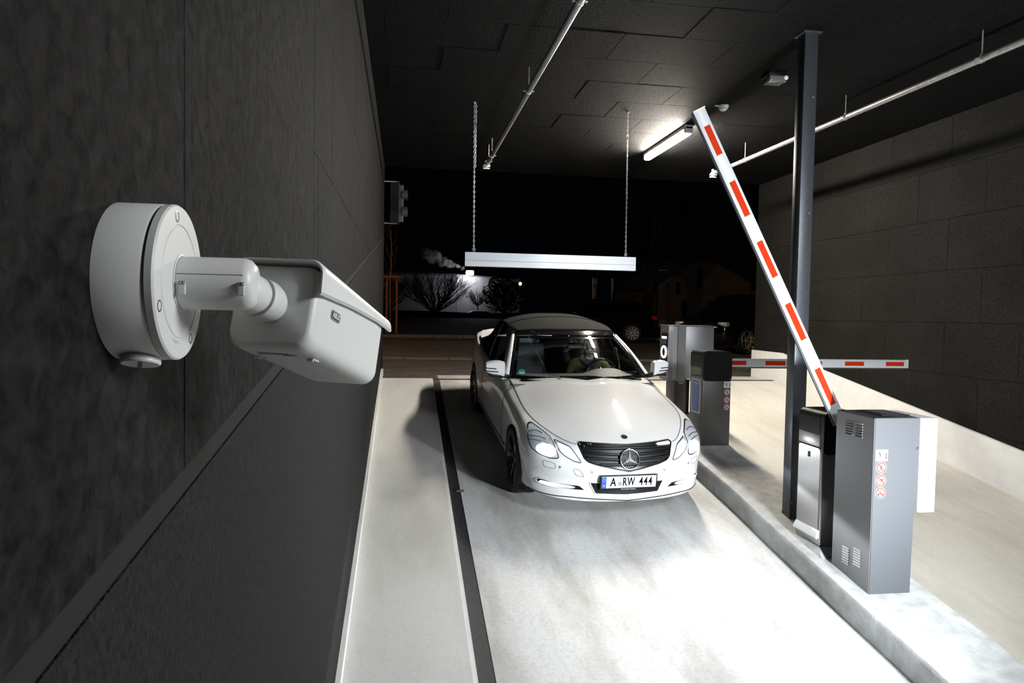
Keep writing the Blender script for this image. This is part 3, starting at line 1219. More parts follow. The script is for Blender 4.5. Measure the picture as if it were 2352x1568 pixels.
# --- wheels and arches
wheel0 = None
for wx in wheel_x:
    for sg in (1, -1):
        b = MB()
        b.lathe([(WR - .001, .905), (WR - .012, .86), (WR - .02, .62)], 40, (wx, 0, .325), 'y')
        if sg < 0:
            for v in b.bm.verts:
                v.co.y = -v.co.y
        for f in [f for f in b.bm.faces if len(f.verts) > 4]:
            b.bm.faces.remove(f)
        bmesh.ops.delete(b.bm, geom=[f for f in b.bm.faces if f.calc_center_median().z < .20], context='FACES')
        b.obj('wheel_arch_liner', M['cabin'], car, smooth=True)
for wx in wheel_x:
    for sg in (1, -1):
        if wheel0 is None:
            b = MB()
            prof = [(.232, .10), (.245, .118), (.285, .122), (.312, .112), (.324, .09), (.3265, .04), (.3265, -.04), (.324, -.09), (.31, -.115), (.24, -.115)]
            b.lathe(prof, 56, axis='y')
            for f in [f for f in b.bm.faces if len(f.verts) > 4]:
                b.bm.faces.remove(f)
            wheel0 = b.obj('wheel', M['tyre'], car, smooth=50)
            b = MB()
            for k in range(48):                        # tread grooves stand proud as short bars
                a = 2 * PI * k / 48
                ca, sa = math.cos(a), math.sin(a)
                b.box((.3265 * ca, .058, .3265 * sa), (.006, .06, .030), rot=None)
                for v in b.bm.verts[-8:] if False else []:
                    pass
            b.bm.free()
            b = MB()
            for k in range(48):
                a = 2 * PI * k / 48
                mt = Matrix.Rotation(-a, 3, 'Y')
                for y0 in (-.06, .06):
                    n0 = len(b.bm.verts)
                    b.box((0, 0, 0), (.006, .055, .030))
                    b.bm.verts.ensure_lookup_table()
                    for v in b.bm.verts[n0:]:
                        v.co = mt @ (v.co + Vector((.3268, y0, 0)))
            b.obj('tread_block', M['tyre'], wheel0)['kind'] = 'stuff'
            b = MB()
            b.lathe([(.215, -.10), (.222, .02), (.232, .095), (.240, .108), (.236, .112), (.226, .102), (.212, .03), (.205, -.10)], 48, axis='y', close=True)
            rim = b.obj('rim', M['rim'], wheel0, smooth=40)
            MB().lathe([(0, .0), (.17, .0), (.17, -.02), (0, -.02)], 36, axis='y').obj('brake_disc', M['rim_edge'], wheel0, smooth=40)
            for k in range(5):
                for d_ in (-1, 1):
                    a = 2 * PI * k / 5 + d_ * .10
                    a2 = 2 * PI * k / 5 + d_ * .24
                    p0 = Vector((.045 * math.cos(a), .082, .045 * math.sin(a)))
                    p1 = Vector((.222 * math.cos(a2), .097, .222 * math.sin(a2)))
                    t = (p1 - p0).normalized()
                    s_ = t.cross(Vector((0, 1, 0))).normalized()
                    b = MB()
                    P = []
                    for u, wd in ((0, .017), (.5, .013), (1, .013)):
                        c = p0.lerp(p1, u)
                        P.append([c - s_ * wd + Vector((0, -.03, 0)), c - s_ * wd * .8, c + s_ * wd * .8, c + s_ * wd + Vector((0, -.03, 0)), c - s_ * wd + Vector((0, -.03, 0))])
                    b.grid(P)
                    b.poly(P[-1][:4])
                    b.poly(P[0][:4])
                    b.obj('rim_spoke', M['rim'], wheel0)
                    e0, e1 = p0.lerp(p1, .12), p1
                    MB().tube([e0 - s_ * d_ * .011 + Vector((0, .001, 0)), e1 - s_ * d_ * .009 + Vector((0, .001, 0))], .0032, 5).obj('spoke_edge', M['rim_edge'], wheel0)
            MB().lathe([(0, .092), (.03, .09), (.045, .08), (.05, .05)], 24, axis='y').obj('hub_cap', M['rim'], wheel0, smooth=True)
            w_ = wheel0
        else:
            w_ = copy_tree(wheel0, car)
        w_.location = (wx, .80 * sg, .3265)
        w_.rotation_euler = (0, R(23 * (wx + .7) * sg), 0 if sg > 0 else PI)

# --- windscreen, pillars, roof
def ws(y_n, v):
    """y_n -1..1 across, v 0 bottom .. 1 top"""
    yb, yt = .775 * y_n, .600 * y_n
    xb, zb = -.555 - .29 * y_n * y_n, .985 - .028 * y_n * y_n
    xt, zt = -1.285 - .21 * y_n * y_n, 1.345 - .040 * y_n * y_n
    bul = .030 * math.sin(PI * v)
    return Vector((xb + (xt - xb) * v + bul * .45, yb + (yt - yb) * v, zb + (zt - zb) * v + bul * .8))


g = MB().grid([[ws(-1 + 2 * i / 24, j / 12) for j in range(13)] for i in range(25)]).obj('windscreen', M['glass'], car, smooth=True)
# black printed border just under the glass
b = MB()


def wsb(u, v):
    return ws(u, v) + Vector((-.006, 0, -.008))


b.grid([[wsb(-1 + 2 * i / 24, v) for v in (0, .07)] for i in range(25)])
b.grid([[wsb(-1 + 2 * i / 24, v) for v in (.93, 1)] for i in range(25)])
for sg in (1, -1):
    b.grid([[wsb(sg * u, j / 12) for u in (.945, 1.0)] for j in range(13)])
b.obj('windscreen_border', M['black_gloss'], g, smooth=True)
# cowl with wiper wells
b = MB()
b.grid([[ws(u, 0) + Vector((.015, 0, -.006)), ws(u, 0) + Vector((.045 + .02 * (1 - abs(u)), 0, .004)), ws(u, 0) + Vector((.075, 0, -.03))] for u in [-.90 + 1.80 * i / 24 for i in range(25)]])
b.obj('cowl', M['black'], car, smooth=True)
for sg in (1, -1):
    P, Q = [], []
    for j in range(11):
        v = -.02 + 1.03 * j / 10
        e = ws(sg, v)
        d = Vector((-.35, sg * .9, 0)).normalized()
        P.append([e + Vector((0, 0, .004)), e + d * .016 + Vector((0, 0, .010)), e + d * .030 + Vector((0, 0, .006))])
        wd = .085 - .030 * v
        Q.append([e + d * .030 + Vector((0, 0, .004)), e + d * .042 + Vector((0, 0, .014)), e + d * (.030 + wd * .55) + Vector((0, 0, .008)), e + d * (.030 + wd) + Vector((-.02, 0, -.020)), e + d * .03 + Vector((-.02, 0, -.03))])
    MB().grid(P).obj('pillar_trim', M['black_gloss'], car, smooth=True)
    MB().grid(Q).obj('windscreen_pillar', M['paint'], car, smooth=True)
b = MB()
b.grid([[ws(u, 1) + Vector((.004, 0, .003)), ws(u, 1) + Vector((-.045, 0, .034)), ws(u, 1) + Vector((-.110, 0, .052))] for u in [-1.02 + 2.04 * i / 24 for i in range(25)]])
b.obj('roof_header', M['black_gloss'], car, smooth=True)
roof_st = [(-1.375, .610, 1.402, 1.352), (-1.52, .630, 1.430, 1.356), (-1.78, .645, 1.458, 1.355), (-2.08, .65, 1.462, 1.345), (-2.38, .645, 1.430, 1.310), (-2.62, .630, 1.320, 1.225), (-2.88, .615, 1.185, 1.105), (-3.10, .62, 1.03, .985)]
P = []
for (x, w_, zc_, ze_) in catmull(np.array([(a, b_, c_, d_) for a, b_, c_, d_ in roof_st])[:, None, :][:, :, :3], 4)[:, 0] if False else roof_st:
    row_ = []
    for k in range(25):
        u = -1 + 2 * k / 24
        row_.append((x - (.20 * u * u if x > -1.6 else .06 * u * u), w_ * u, zc_ - (zc_ - ze_) * abs(u) ** 2.6))
    P.append(row_)
Pn = catmull(np.array(P), 5)
b = MB()
b.grid([[tuple(p) for p in r_] for r_ in Pn])
# rear quarters of the hood reach down to the belt
for sg in (1, -1):
    Qs = []
    for r_ in Pn:
        p = r_[-1] if sg > 0 else r_[0]
        if p[0] < -2.38:
            t = (p[0] + 2.38) / -.75
            Qs.append([tuple(p), (p[0] - .02, sg * (abs(p[1]) + .075), p[2] - .55 * (p[2] - .95)), (p[0] - .03, sg * .815, .945)])
    b.grid(Qs)
top = b.obj('soft_top', M['soft_top'], car, smooth=True)
top.modifiers.new('thickness', 'SOLIDIFY').thickness = .012
for xi in (-1.92, -2.30):
    k = min(range(len(Pn)), key=lambda i: abs(Pn[i][12][0] - xi))
    MB().tube([Vector(p) + Vector((0, 0, .004)) for p in Pn[k]], .004, 5).obj('fabric_seam', M['soft_top'], top)
for sg in (1, -1):
    # door glass and rear side glass
    for (xa, xb) in ((-.98, -1.98), (-2.01, -2.40)):
        G = []
        for i in range(9):
            x = xa + (xb - xa) * i / 8
            lo = Vector((x, sg * .835, .940))
            hi_x = x - .10
            pr = min(Pn, key=lambda r_: abs(r_[0][0] - hi_x))
            e = Vector(pr[-1] if sg > 0 else pr[0])
            tz = 1.0
            if x > -1.45:            # the front corner follows the raked pillar
                tz = max(0.05, (-.90 - x) / .55)
            hi = lo.lerp(Vector((hi_x, e.y, e.z)), min(1, tz))
            G.append([lo.lerp(hi, j / 4) + Vector((0, sg * .018 * math.sin(PI * j / 4), 0)) for j in range(5)])
        MB().grid(G).obj('side_window', M['side_glass'], car, smooth=True)
    MB().tube([(-2.0, sg * .838, .94), (-2.05, sg * .76, 1.15), (-2.10, sg * .66, 1.335)], .012, 6).obj('window_seal', M['black'], car)
    # wing mirror
    b = MB()
    P = []
    for i in range(9):
        u = i / 8
        cy = .865 + .195 * u
        hgt = .055 + .035 * math.sin(PI * min(1, .25 + u * .62)) - .018 * u * u
        dep = .060 - .02 * u
        ring = []
        for k in range(17):
            a = 2 * PI * k / 16
            ca, sa = math.cos(a), math.sin(a)
            ring.append((-.84 - .05 * u + dep * math.copysign(abs(ca) ** .6, ca), sg * cy, 1.055 + .012 * u + hgt * math.copysign(abs(sa) ** .55, sa)))
        P.append(ring)
    b.grid(P)
    b.poly(P[0][:16])
    b.poly(P[-1][:16])
    mirr = b.obj('wing_mirror', M['paint'], car, smooth=55)
    MB().box((-.850, sg * .955, .985), (.10, .15, .022), bevel=.009).obj('mirror_base', M['black'], mirr, smooth=40)
    MB().tube([(-.84, sg * .80, .965), (-.84, sg * .90, .985)], .025, 8).obj('mirror_arm', M['black'], mirr, smooth=True)
    for zz, y0, y1 in ((1.062, .955, 1.068), (1.030, .935, 1.068)):
        pts = [(-.84 - .05 * (yy - .865) / .195 + .062 - .02 * (yy - .865) / .195 + .001, sg * yy, zz + .004 * (yy - y0)) for yy in (y0, (y0 + y1) / 2, y1 - .012)] + [(-.875, sg * (y1 + .002), zz + .002)]
        MB().tube(pts, .0055, 6).obj('mirror_indicator', M['seam'], mirr)
# wipers
for pts in ([(-.60, .38, .995), (-.64, .05, 1.016), (-.65, -.28, 1.012)], [(-.63, .58, .992), (-.62, .30, 1.008), (-.60, .02, 1.006)]):
    b = MB()
    b.tube(pts, [.010, .008, .006], 6)
    b.tube([(p[0] + .012, p[1], p[2] - .008) for p in pts], .004, 5)
    b.obj('wiper', M['black_gloss'], car)
for y in (-.30, .20):
    MB().box((-.60, y, .994), (.03, .045, .016), bevel=.004).obj('washer_jet', M['black'], car)
# green badge inside the windscreen's lower corner
c = ws(-.875, .12)
e1 = (ws(-.80, .12) - c).normalized()
e2 = (ws(-.875, .25) - c).normalized()
nn = e1.cross(e2).normalized()
if nn.x < 0:
    nn = -nn
stk = MB().prism([c + e1 * .040 * math.cos(2 * PI * k / 24) + e2 * .040 * math.sin(2 * PI * k / 24) + nn * .004 for k in range(24)], nn * .001).obj('green_sticker', M['green_sticker'], car)
t = text_mesh('sticker_numeral', '4', .034, M['sign_black'], stk, (0, 0, 0), (0, 0, 0))
t.matrix_local = Matrix(((e1.x, e2.x, nn.x, (c + e2 * .013 + nn * .0055).x), (e1.y, e2.y, nn.y, (c + e2 * .013 + nn * .0055).y), (e1.z, e2.z, nn.z, (c + e2 * .013 + nn * .0055).z), (0, 0, 0, 1)))
MB().prism([c + e1 * a + e2 * d + nn * .005 for a, d in ((-.030, -.022), (.030, -.022), (.030, -.008), (-.030, -.008))], nn * .001).obj('sticker_field', M['paper_white'], stk)

# --- cabin
b = MB()
tub = [(-.62, .94), (-.62, .55), (-1.0, .34), (-2.6, .34), (-2.95, .55), (-3.05, .96)]
for sg in (1, -1):
    b.grid([[(x, sg * .80, .935), (x, sg * .76, .70), (x, sg * .72, .34)] for x in (-.62, -1.4, -2.2, -3.05)])
b.grid([[(x, y, z) for y in (-.80, .80)] for x, z in tub])
b.obj('cabin_tub', M['cabin'], car)
b = MB()
P = []
for i in range(25):
    y = -.76 + 1.52 * i / 24
    e = (y / .76) ** 2
    hump = .055 * math.exp(-((y - .36) / .20) ** 4)
    P.append([(-.60 - .24 * e, y, .955 - .02 * e), (-.80 - .16 * e, y, .945 + .012 + hump * .3), (-.96 - .10 * e, y, .945 + .02 + hump), (-1.08 - .06 * e, y, .935 + .01 + hump * .9), (-1.12 - .06 * e, y, .88), (-1.10, y, .70), (-1.02, y, .50)])
b.grid([[tuple(q) for q in r_] for r_ in P])
dash = b.obj('dashboard', M['dash'], car, smooth=40)
b = MB()
sc_ = Vector((-1.20, .36, .925))
st_x, st_z = Vector((-.90, 0, .42)).normalized(), Vector((.42, 0, .90)).normalized()
b.tube([sc_ + Vector((0, 1, 0)) * .185 * math.sin(2 * PI * k / 36) + st_z * .185 * math.cos(2 * PI * k / 36) for k in range(38)], .015, 8, caps=False)
b.tube([sc_ + Vector((0, -.18, 0)), sc_ + Vector((0, .18, 0))], .018, 6)
b.tube([sc_, sc_ - st_z * .18], .018, 6)
b.tube([sc_ + st_x * .02, sc_ - st_x * .14], .055, 14)
b.obj('steering_wheel', M['black_gloss'], car, smooth=40)
b = MB()
b.box((-1.04, -.01, 1.262), (.030, .185, .050), rot=None, bevel=.015)
b.tube([(-1.05, -.01, 1.28), (-1.10, -.01, 1.325)], .010, 6)
b.box((-1.13, -.02, 1.310), (.10, .10, .03), bevel=.01)
b.obj('rear_view_mirror', M['black_gloss'], car)


def seat(y, name='front_seat'):
    b = MB()
    b.box((-1.62, y, .50), (.50, .50, .16), bevel=.05, seg=3)
    s0 = b.obj(name, M['leather'], car, smooth=50)
    b = MB()
    b.box((0, 0, .30), (.15, .50, .62), bevel=.055, seg=3)
    for v in b.bm.verts:
        v.co = Matrix.Rotation(R(-22), 3, 'Y') @ v.co + Vector((-1.86, y, .52))
    b.obj('seat_back', M['leather'], s0, smooth=50)
    b = MB()
    b.box((-2.12, y, 1.15), (.11, .27, .18), rot=None, bevel=.045, seg=3)
    b.tube([(-2.09, y - .06, .98), (-2.12, y - .06, 1.1)], .008, 6)
    b.tube([(-2.09, y + .06, .98), (-2.12, y + .06, 1.1)], .008, 6)
    b.obj('headrest', M['leather'], s0, smooth=50)
    return s0


seat(.37)
seat(-.37)
b = MB()
b.box((-2.62, 0, .52), (.46, 1.2, .16), bevel=.05, seg=3)
b.box((-2.90, 0, .78), (.14, 1.2, .48), bevel=.05, seg=3)
for y in (-.33, .33):
    b.box((-2.93, y, 1.06), (.09, .24, .12), bevel=.03)
b.obj('rear_bench', M['leather'], car, smooth=50)
# headlamp light cones with a flat cut-off, thrown down the ramp
for sg in (1, -1):
    p = CARM @ Vector((.72, .66 * sg, .655))
    lo = light('headlamp_beam', 'SPOT', p, 210, (0.93, 0.96, 1.0), 0.03, p + c_f * 5 - c_n * .6 + c_l * .45 * 0, spot=R(150), blend=1.0)
    d = lo.data
    d.use_nodes = True
    N, L = d.node_tree.nodes, d.node_tree.links
    em = [n for n in N if n.type == 'EMISSION'][0]
    ge = N.new('ShaderNodeNewGeometry')
    dt = N.new('ShaderNodeVectorMath')
    dt.operation = 'DOT_PRODUCT'
    dt.inputs[1].default_value = tuple(c_n)
    L.new(ge.outputs['Incoming'], dt.inputs[0])
    mr = N.new('ShaderNodeMapRange')
    mr.inputs['From Min'].default_value = -0.058
    mr.inputs['From Max'].default_value = -0.030
    mr.inputs['To Min'].default_value = 1.0
    mr.inputs['To Max'].default_value = 0.004
    L.new(dt.outputs['Value'], mr.inputs['Value'])
    m2 = N.new('ShaderNodeMapRange')
    m2.inputs['From Min'].default_value = -0.24
    m2.inputs['From Max'].default_value = -0.08
    m2.inputs['To Min'].default_value = 0.045
    m2.inputs['To Max'].default_value = 1.0
    L.new(dt.outputs['Value'], m2.inputs['Value'])
    mm = N.new('ShaderNodeMath')
    mm.operation = 'MULTIPLY'
    L.new(mr.outputs[0], mm.inputs[0])
    L.new(m2.outputs[0], mm.inputs[1])
    L.new(mm.outputs[0], em.inputs['Strength'])

# ================================================================ DRIVER
drv = bpy.data.objects.new('person', None)
COL.objects.link(drv)
drv.matrix_world = CARM
tag(drv, 'bearded driver with glasses and an olive jacket sitting behind the wheel', 'person')
M['skin'] = mat('skin', (0.24, 0.185, 0.155), 0.5, var=0.06, vscale=60)
M['hair'] = mat('short_brown_hair', (0.055, 0.035, 0.022), 0.7, var=0.3, vscale=200)
M['jacket'] = mat('olive_jacket', (0.17, 0.15, 0.055), 0.8, var=0.25, vscale=14, bump=0.4, bscale=22)
M['scarf'] = mat('grey_collar', (0.10, 0.11, 0.105), 0.85, var=0.3, vscale=60)
M['jeans'] = mat('dark_trousers', (0.02, 0.022, 0.03), 0.8)
M['eye'] = mat('eye_white', (0.6, 0.6, 0.58), 0.3)


def remeshed(b, name, m, parent, vox, smooth_it=4):
    o = b.obj(name, m, None, smooth=True)
    md = o.modifiers.new('r', 'REMESH')
    md.mode = 'VOXEL'
    md.voxel_size = vox
    s2 = o.modifiers.new('s', 'SMOOTH')
    s2.iterations = smooth_it
    dg = bpy.context.evaluated_depsgraph_get()
    me = bpy.data.meshes.new_from_object(o.evaluated_get(dg))
    me.name = name
    for p in me.polygons:
        p.use_smooth = True
    bpy.data.objects.remove(o)
    o = bpy.data.objects.new(name, me)
    COL.objects.link(o)
    o.parent = parent
    return o


def blob(b, c, r, rot=None):
    n0 = len(b.bm.verts)
    bmesh.ops.create_icosphere(b.bm, subdivisions=3, radius=1.0)
    b.bm.verts.ensure_lookup_table()
    for v in b.bm.verts[n0:]:
        p = Vector((v.co.x * r[0], v.co.y * r[1], v.co.z * r[2]))
        v.co = (rot @ p if rot else p) + vec(c)


HX, HY, HZ = -1.56, .345, 1.155          # head centre
b = MB()
blob(b, (HX, HY, HZ + .025), (.098, .076, .105))
blob(b, (HX + .022, HY, HZ - .05), (.072, .062, .072))
blob(b, (HX + .062, HY, HZ - .088), (.028, .034, .024))       # chin
b.tube([(HX + .088, HY, HZ + .03), (HX + .106, HY, HZ + .0), (HX + .118, HY, HZ - .022)], [.009, .011, .015], 8)   # nose
for sg in (1, -1):
    blob(b, (HX - .005, HY + sg * .078, HZ + .0), (.020, .012, .032))          # ears
    blob(b, (HX + .068, HY + sg * .036, HZ - .020), (.022, .020, .018))        # cheeks
    blob(b, (HX + .074, HY + sg * .030, HZ + .040), (.018, .026, .010))        # brow
blob(b, (HX + .084, HY, HZ - .055), (.016, .026, .010))                        # lips
b.tube([(HX - .02, HY, HZ - .06), (HX - .05, HY, HZ - .17), (HX - .07, HY, HZ - .24)], [.055, .056, .07], 14)
# torso, arms and thighs under the clothes, hands on the wheel
b.tube([(HX - .07, HY, HZ - .22), (HX - .09, HY, HZ - .36), (HX - .07, HY, HZ - .54), (HX - .03, HY, HZ - .62)], [.12, .145, .135, .14], 16)
for sg in (1, -1):
    sh_ = Vector((HX - .07, HY + sg * .175, HZ - .235))
    el = Vector((HX + .10, HY + sg * .265, HZ - .42))
    hd = Vector((-1.225, .36 + sg * .165, .945))
    b.tube([Vector((HX - .08, HY, HZ - .24)), sh_, el, hd], [.07, .055, .043, .026], 12)
    # palm with four fingers curled round the rim and a thumb
    blob(b, hd + Vector((.015, 0, .01)), (.038, .020, .042))
    for k in range(4):
        q = hd + Vector((.030, sg * (-.004 + .004 * k), .042 - .022 * k))
        b.tube([q, q + Vector((.030, sg * .006, .004)), q + Vector((.038, -sg * .012, .002)), q + Vector((.022, -sg * .026, 0))], [.0088, .0085, .0080, .0070], 7)
    b.tube([hd + Vector((.0, -sg * .012, .035)), hd + Vector((.018, -sg * .028, .052)), hd + Vector((.036, -sg * .026, .060))], [.0105, .0095, .0085], 7)
    b.tube([(HX - .04, HY + sg * .09, .58), (HX + .36, HY + sg * .11, .64), (HX + .62, HY + sg * .10, .42)], [.085, .07, .05], 12)
skin = remeshed(b, 'body', M['skin'], drv, .0065, 3)
# hair cap, beard
b = MB()
n0 = 0
bmesh.ops.create_uvsphere(b.bm, u_segments=28, v_segments=18, radius=1)
bmesh.ops.delete(b.bm, geom=[v for v in b.bm.verts if v.co.z < (-.15 if v.co.x < .1 else .30 + v.co.x * .35)], context='VERTS')
for v in b.bm.verts:
    n_ = 1 + .03 * math.sin(v.co.x * 17 + v.co.y * 23)
    v.co = Vector((HX - .004 + v.co.x * .103 * n_, HY + v.co.y * .082 * n_, HZ + .032 + v.co.z * .110 * n_))
b.obj('hair', M['hair'], drv, smooth=True, solid=.010)
b = MB()
P = []
for i in range(15):
    a = R(-100 + 200 * i / 14)
    c_, s_ = math.cos(a), math.sin(a)
    P.append([(HX + .012 + .076 * c_ * k1, HY + .073 * s_ * k1, HZ + dz) for k1, dz in ((.985, -.030 - .022 * max(0, c_)), (1.0, -.062), (.95, -.092), (.68, -.110))])
b.grid(P)
M['beard'] = mat('short_beard', (0.16, 0.105, 0.075), 0.7, var=0.3, vscale=150)
b.obj('beard', M['beard'], drv, smooth=True, solid=.003)
MB().tube([(HX + .098, HY - .03, HZ - .044), (HX + .107, HY, HZ - .036), (HX + .098, HY + .03, HZ - .044)], [.004, .007, .004], 7).obj('moustache', M['beard'], drv, smooth=True)
for sg in (1, -1):
    bb = MB()
    blob(bb, (HX + .080, HY + sg * .032, HZ + .022), (.010, .013, .007))
    eye = bb.obj('eye', M['eye'], drv, smooth=True)
    bb = MB()
    blob(bb, (HX + .0885, HY + sg * .032, HZ + .022), (.003, .0055, .0055))
    bb.obj('iris', M['sign_black'], eye, smooth=True)
b = MB()
for sg in (1, -1):
    pts = []
    for k in range(26):
        a = 2 * PI * k / 24
        pts.append((HX + .107 - .02 * abs(math.cos(a) * .029 + .034) / .06, HY + sg * (.034 + .028 * math.cos(a)), HZ + .020 + .022 * math.sin(a)))
    b.tube(pts, .0026, 5, caps=False)
    b.tube([(HX + .084, HY + sg * .063, HZ + .028), (HX + .0, HY + sg * .083, HZ + .028)], .0025, 5)
b.tube([(HX + .103, HY - .008, HZ + .026), (HX + .106, HY, HZ + .029), (HX + .103, HY + .008, HZ + .026)], .0026, 5)
b.obj('glasses', M['sign_black'], drv, smooth=True)
# jacket
b = MB()
b.tube([(HX - .065, HY, HZ - .185), (HX - .085, HY, HZ - .26), (HX - .10, HY, HZ - .38), (HX - .08, HY, HZ - .56), (HX - .05, HY, HZ - .64)], [.10, .155, .178, .170, .17], 20)
for sg in (1, -1):
    sh_ = Vector((HX - .07, HY + sg * .180, HZ - .235))
    el = Vector((HX + .10, HY + sg * .270, HZ - .42))
    wr_ = Vector((-1.265, .36 + sg * .170, .925))
    b.tube([Vector((HX - .08, HY + sg * .05, HZ - .22)), sh_, sh_.lerp(el, .5) + Vector((0, sg * .01, .012)), el, el.lerp(wr_, .55), wr_], [.085, .082, .073, .066, .056, .045], 14)
    for t in (.25, .5, .75):
        c = sh_.lerp(el, t)
        blob(b, c + Vector((0, 0, .012)), (.075 - .012 * t, .070 - .012 * t, .066))
jk = remeshed(b, 'jacket', M['jacket'], drv, .011, 3)
b = MB()
pts = [(HX - .03 + .085 * math.cos(2 * PI * k / 20), HY + .095 * math.sin(2 * PI * k / 20), HZ - .165 + .035 * math.cos(2 * PI * k / 20 + PI)) for k in range(22)]
b.tube(pts, .034, 10, caps=False)
b.tube([(HX + .045, HY, HZ - .195), (HX + .060, HY, HZ - .30), (HX + .075, HY, HZ - .40)], [.05, .045, .03], 10)
b.obj('collar_scarf', M['scarf'], drv, smooth=True)
b = MB()
for sg in (1, -1):
    b.tube([(HX - .05, HY + sg * .09, .575), (HX + .36, HY + sg * .11, .645), (HX + .64, HY + sg * .10, .41)], [.098, .082, .062], 12)
b.obj('trousers', M['jeans'], drv, smooth=True)

# ================================================================ SECURITY CAMERA ON THE LEFT WALL
sc_root = thing('security_camera', 'white bullet security camera on a round junction box on the dark left wall', 'camera', (XL, .968, 2.902))
# local frame: +x out of the wall
RB = .1005
b = MB()
b.lathe([(RB, .0), (RB, .052), (RB - .0015, .0545)], 72, axis='x')
b.lathe([(RB - .0035, .0545), (RB - .0035, .0565)], 72, axis='x')
jb = b.obj('junction_box', M['cam_white'], sc_root, smooth=35)
b = MB()
b.lathe([(RB - .003, .0565), (RB, .058), (RB, .066), (RB - .002, .0685), (RB - .025, .0688), (RB - .026, .0676), (RB - .028, .0676), (RB - .029, .0690), (.030, .0705), (0, .0705)], 72, axis='x')
lid = b.obj('lid', M['cam_white'], sc_root, smooth=35)
for a in (R(99), R(201), R(-60), R(20)):
    # a measured round the lid: y forward, z up
    y_, z_ = (RB - .015) * math.cos(a), (RB - .015) * math.sin(a)
    scr = MB().lathe([(.0075, .0682), (.0075, .0690), (.0058, .0692), (.0050, .0672), (0, .0672)], 20, (0, y_, z_), 'x').obj('screw', M['screw'], sc_root, smooth=35)
    b = MB()
    for k in range(2):
        b.box((.0676, y_, z_), (.0008, .0060 if k else .0014, .0014 if k else .0060))
    b.obj('screw_slot', M['cam_seam'], scr)
# conduit plug under the box
pa = Vector((0, -.28, -.96)).normalized()
pq = pa.to_track_quat('Z', 'Y').to_matrix()


def lathe_dir(b, prof, origin, mtx, seg=36):
    n0 = len(b.bm.verts)
    b.lathe(prof, seg)
    b.bm.verts.ensure_lookup_table()
    for v in b.bm.verts[n0:]:
        v.co = mtx @ v.co + vec(origin)


b = MB()
lathe_dir(b, [(.042, -.006), (.033, .004), (.0265, .0115), (.0255, .0135)], Vector((.030, 0, 0)) + pa * .084, pq)
b.obj('conduit_boss', M['cam_white'], sc_root, smooth=35)
b = MB()
lathe_dir(b, [(.0215, .0), (.0215, .003), (.0235, .0035), (.0235, .0095), (.022, .0115), (0, .0120)], Vector((.030, 0, 0)) + pa * .0975, pq)
plug = b.obj('conduit_plug', M['cam_white'], sc_root, smooth=35)
b = MB()
pt_ = (Vector((-.35, 1, 0)) - pa * pa.dot(Vector((-.35, 1, 0)))).normalized()
b.box(Vector((.030, 0, 0)) + pa * .1095, (.0045, .040, .0016), rot=Matrix((pt_.cross(pa), pt_, pa)).transposed())
b.obj('plug_slot', M['cam_seam'], plug)
# arm
AR = .0345
b = MB()
b.lathe([(AR + .003, .0695), (AR + .003, .0715), (AR, .072), (AR, .150), (AR - .003, .158), (AR - .010, .164), (.010, .166), (0, .166)], 56, axis='x')
arm = b.obj('arm', M['cam_white'], sc_root, smooth=35)
MB().lathe([(AR + .0004, .0712), (AR + .0004, .0722)], 56, axis='x').obj('arm_joint_line', M['cam_seam'], arm)
b = MB()
b.tube([(.073, -(AR + .0001) * math.cos(R(18)), (AR + .0001) * math.sin(R(18))), (.154, -(AR + .0001) * math.cos(R(18)), (AR + .0001) * math.sin(R(18)))], .0004, 5)
b.obj('arm_seam', M['cam_seam'], arm)
for x_, ln in ((.081, .018), (.152, .018)):
    a = R(-2)
    c = Vector((x_, -AR * math.cos(a), AR * math.sin(a) - .006))
    po = MB().box(c, (.0085, .004, ln), bevel=.0018).obj('screw_recess', M['cam_seam'] if False else M['lamp_body'], arm)
    MB().box(c + Vector((0, -.0012, ln * .36)), (.0075, .003, .0045), bevel=.001).obj('recess_shadow_gap', M['cam_seam'], po)
    bb = MB()
    blob(bb, c + Vector((0, -.0022, ln * .36)), (.0032, .0018, .0022))
    bb.obj('screw', M['screw'], po, smooth=True)
# ball joint and housing: frame d (forward), r (right), u (up)
dv = Vector((.287, .910, -.268)).normalized()
rv = dv.cross(Vector((0, 0, 1))).normalized()
roll_ = R(-2.0)
uv = rv.cross(dv)
rv, uv = rv * math.cos(roll_) + uv * math.sin(roll_), uv * math.cos(roll_) - rv * math.sin(roll_)
HM = Matrix((rv, dv, uv)).transposed()          # local x right, y forward, z up
hb = Vector((.172, .068, -.026))                # centre of the rear face, relative to the wall point
HW, HH, HL = .131, .127, .275
b = MB()
j0 = Vector((.140, .004, -.004))
jd = (hb - j0).normalized()
jm = jd.to_track_quat('Z', 'Y').to_matrix()
ln = (hb - j0).length
lathe_dir(b, [(.0, -.022), (.018, -.018), (.026, -.006), (.0275, .012), (.0275, .026), (.0245, .0265)], j0 + jd * .006, jm)
lathe_dir(b, [(.0245, .0), (.0245, .007)], j0 + jd * .0325, jm)
lathe_dir(b, [(.0245, .0), (.0285, .0005), (.030, .016), (.027, .03), (.02, .045)], j0 + jd * .040, jm)
b.obj('ball_joint', M['cam_white'], sc_root, smooth=35)


def hp_(x, y, z):
    return hb + HM @ Vector((x, y, z))


def rrect(w, h, r, y, n=6, dz=0.0):
    pts = []
    for cx, cz, a0 in ((w / 2 - r, h / 2 - r, 0), (-w / 2 + r, h / 2 - r, 90), (-w / 2 + r, -h / 2 + r, 180), (w / 2 - r, -h / 2 + r, 270)):
        for k in range(n + 1):
            a = R(a0 + 90 * k / n)
            pts.append(hp_(cx + r * math.cos(a), y, cz + r * math.sin(a) + dz))
    return pts


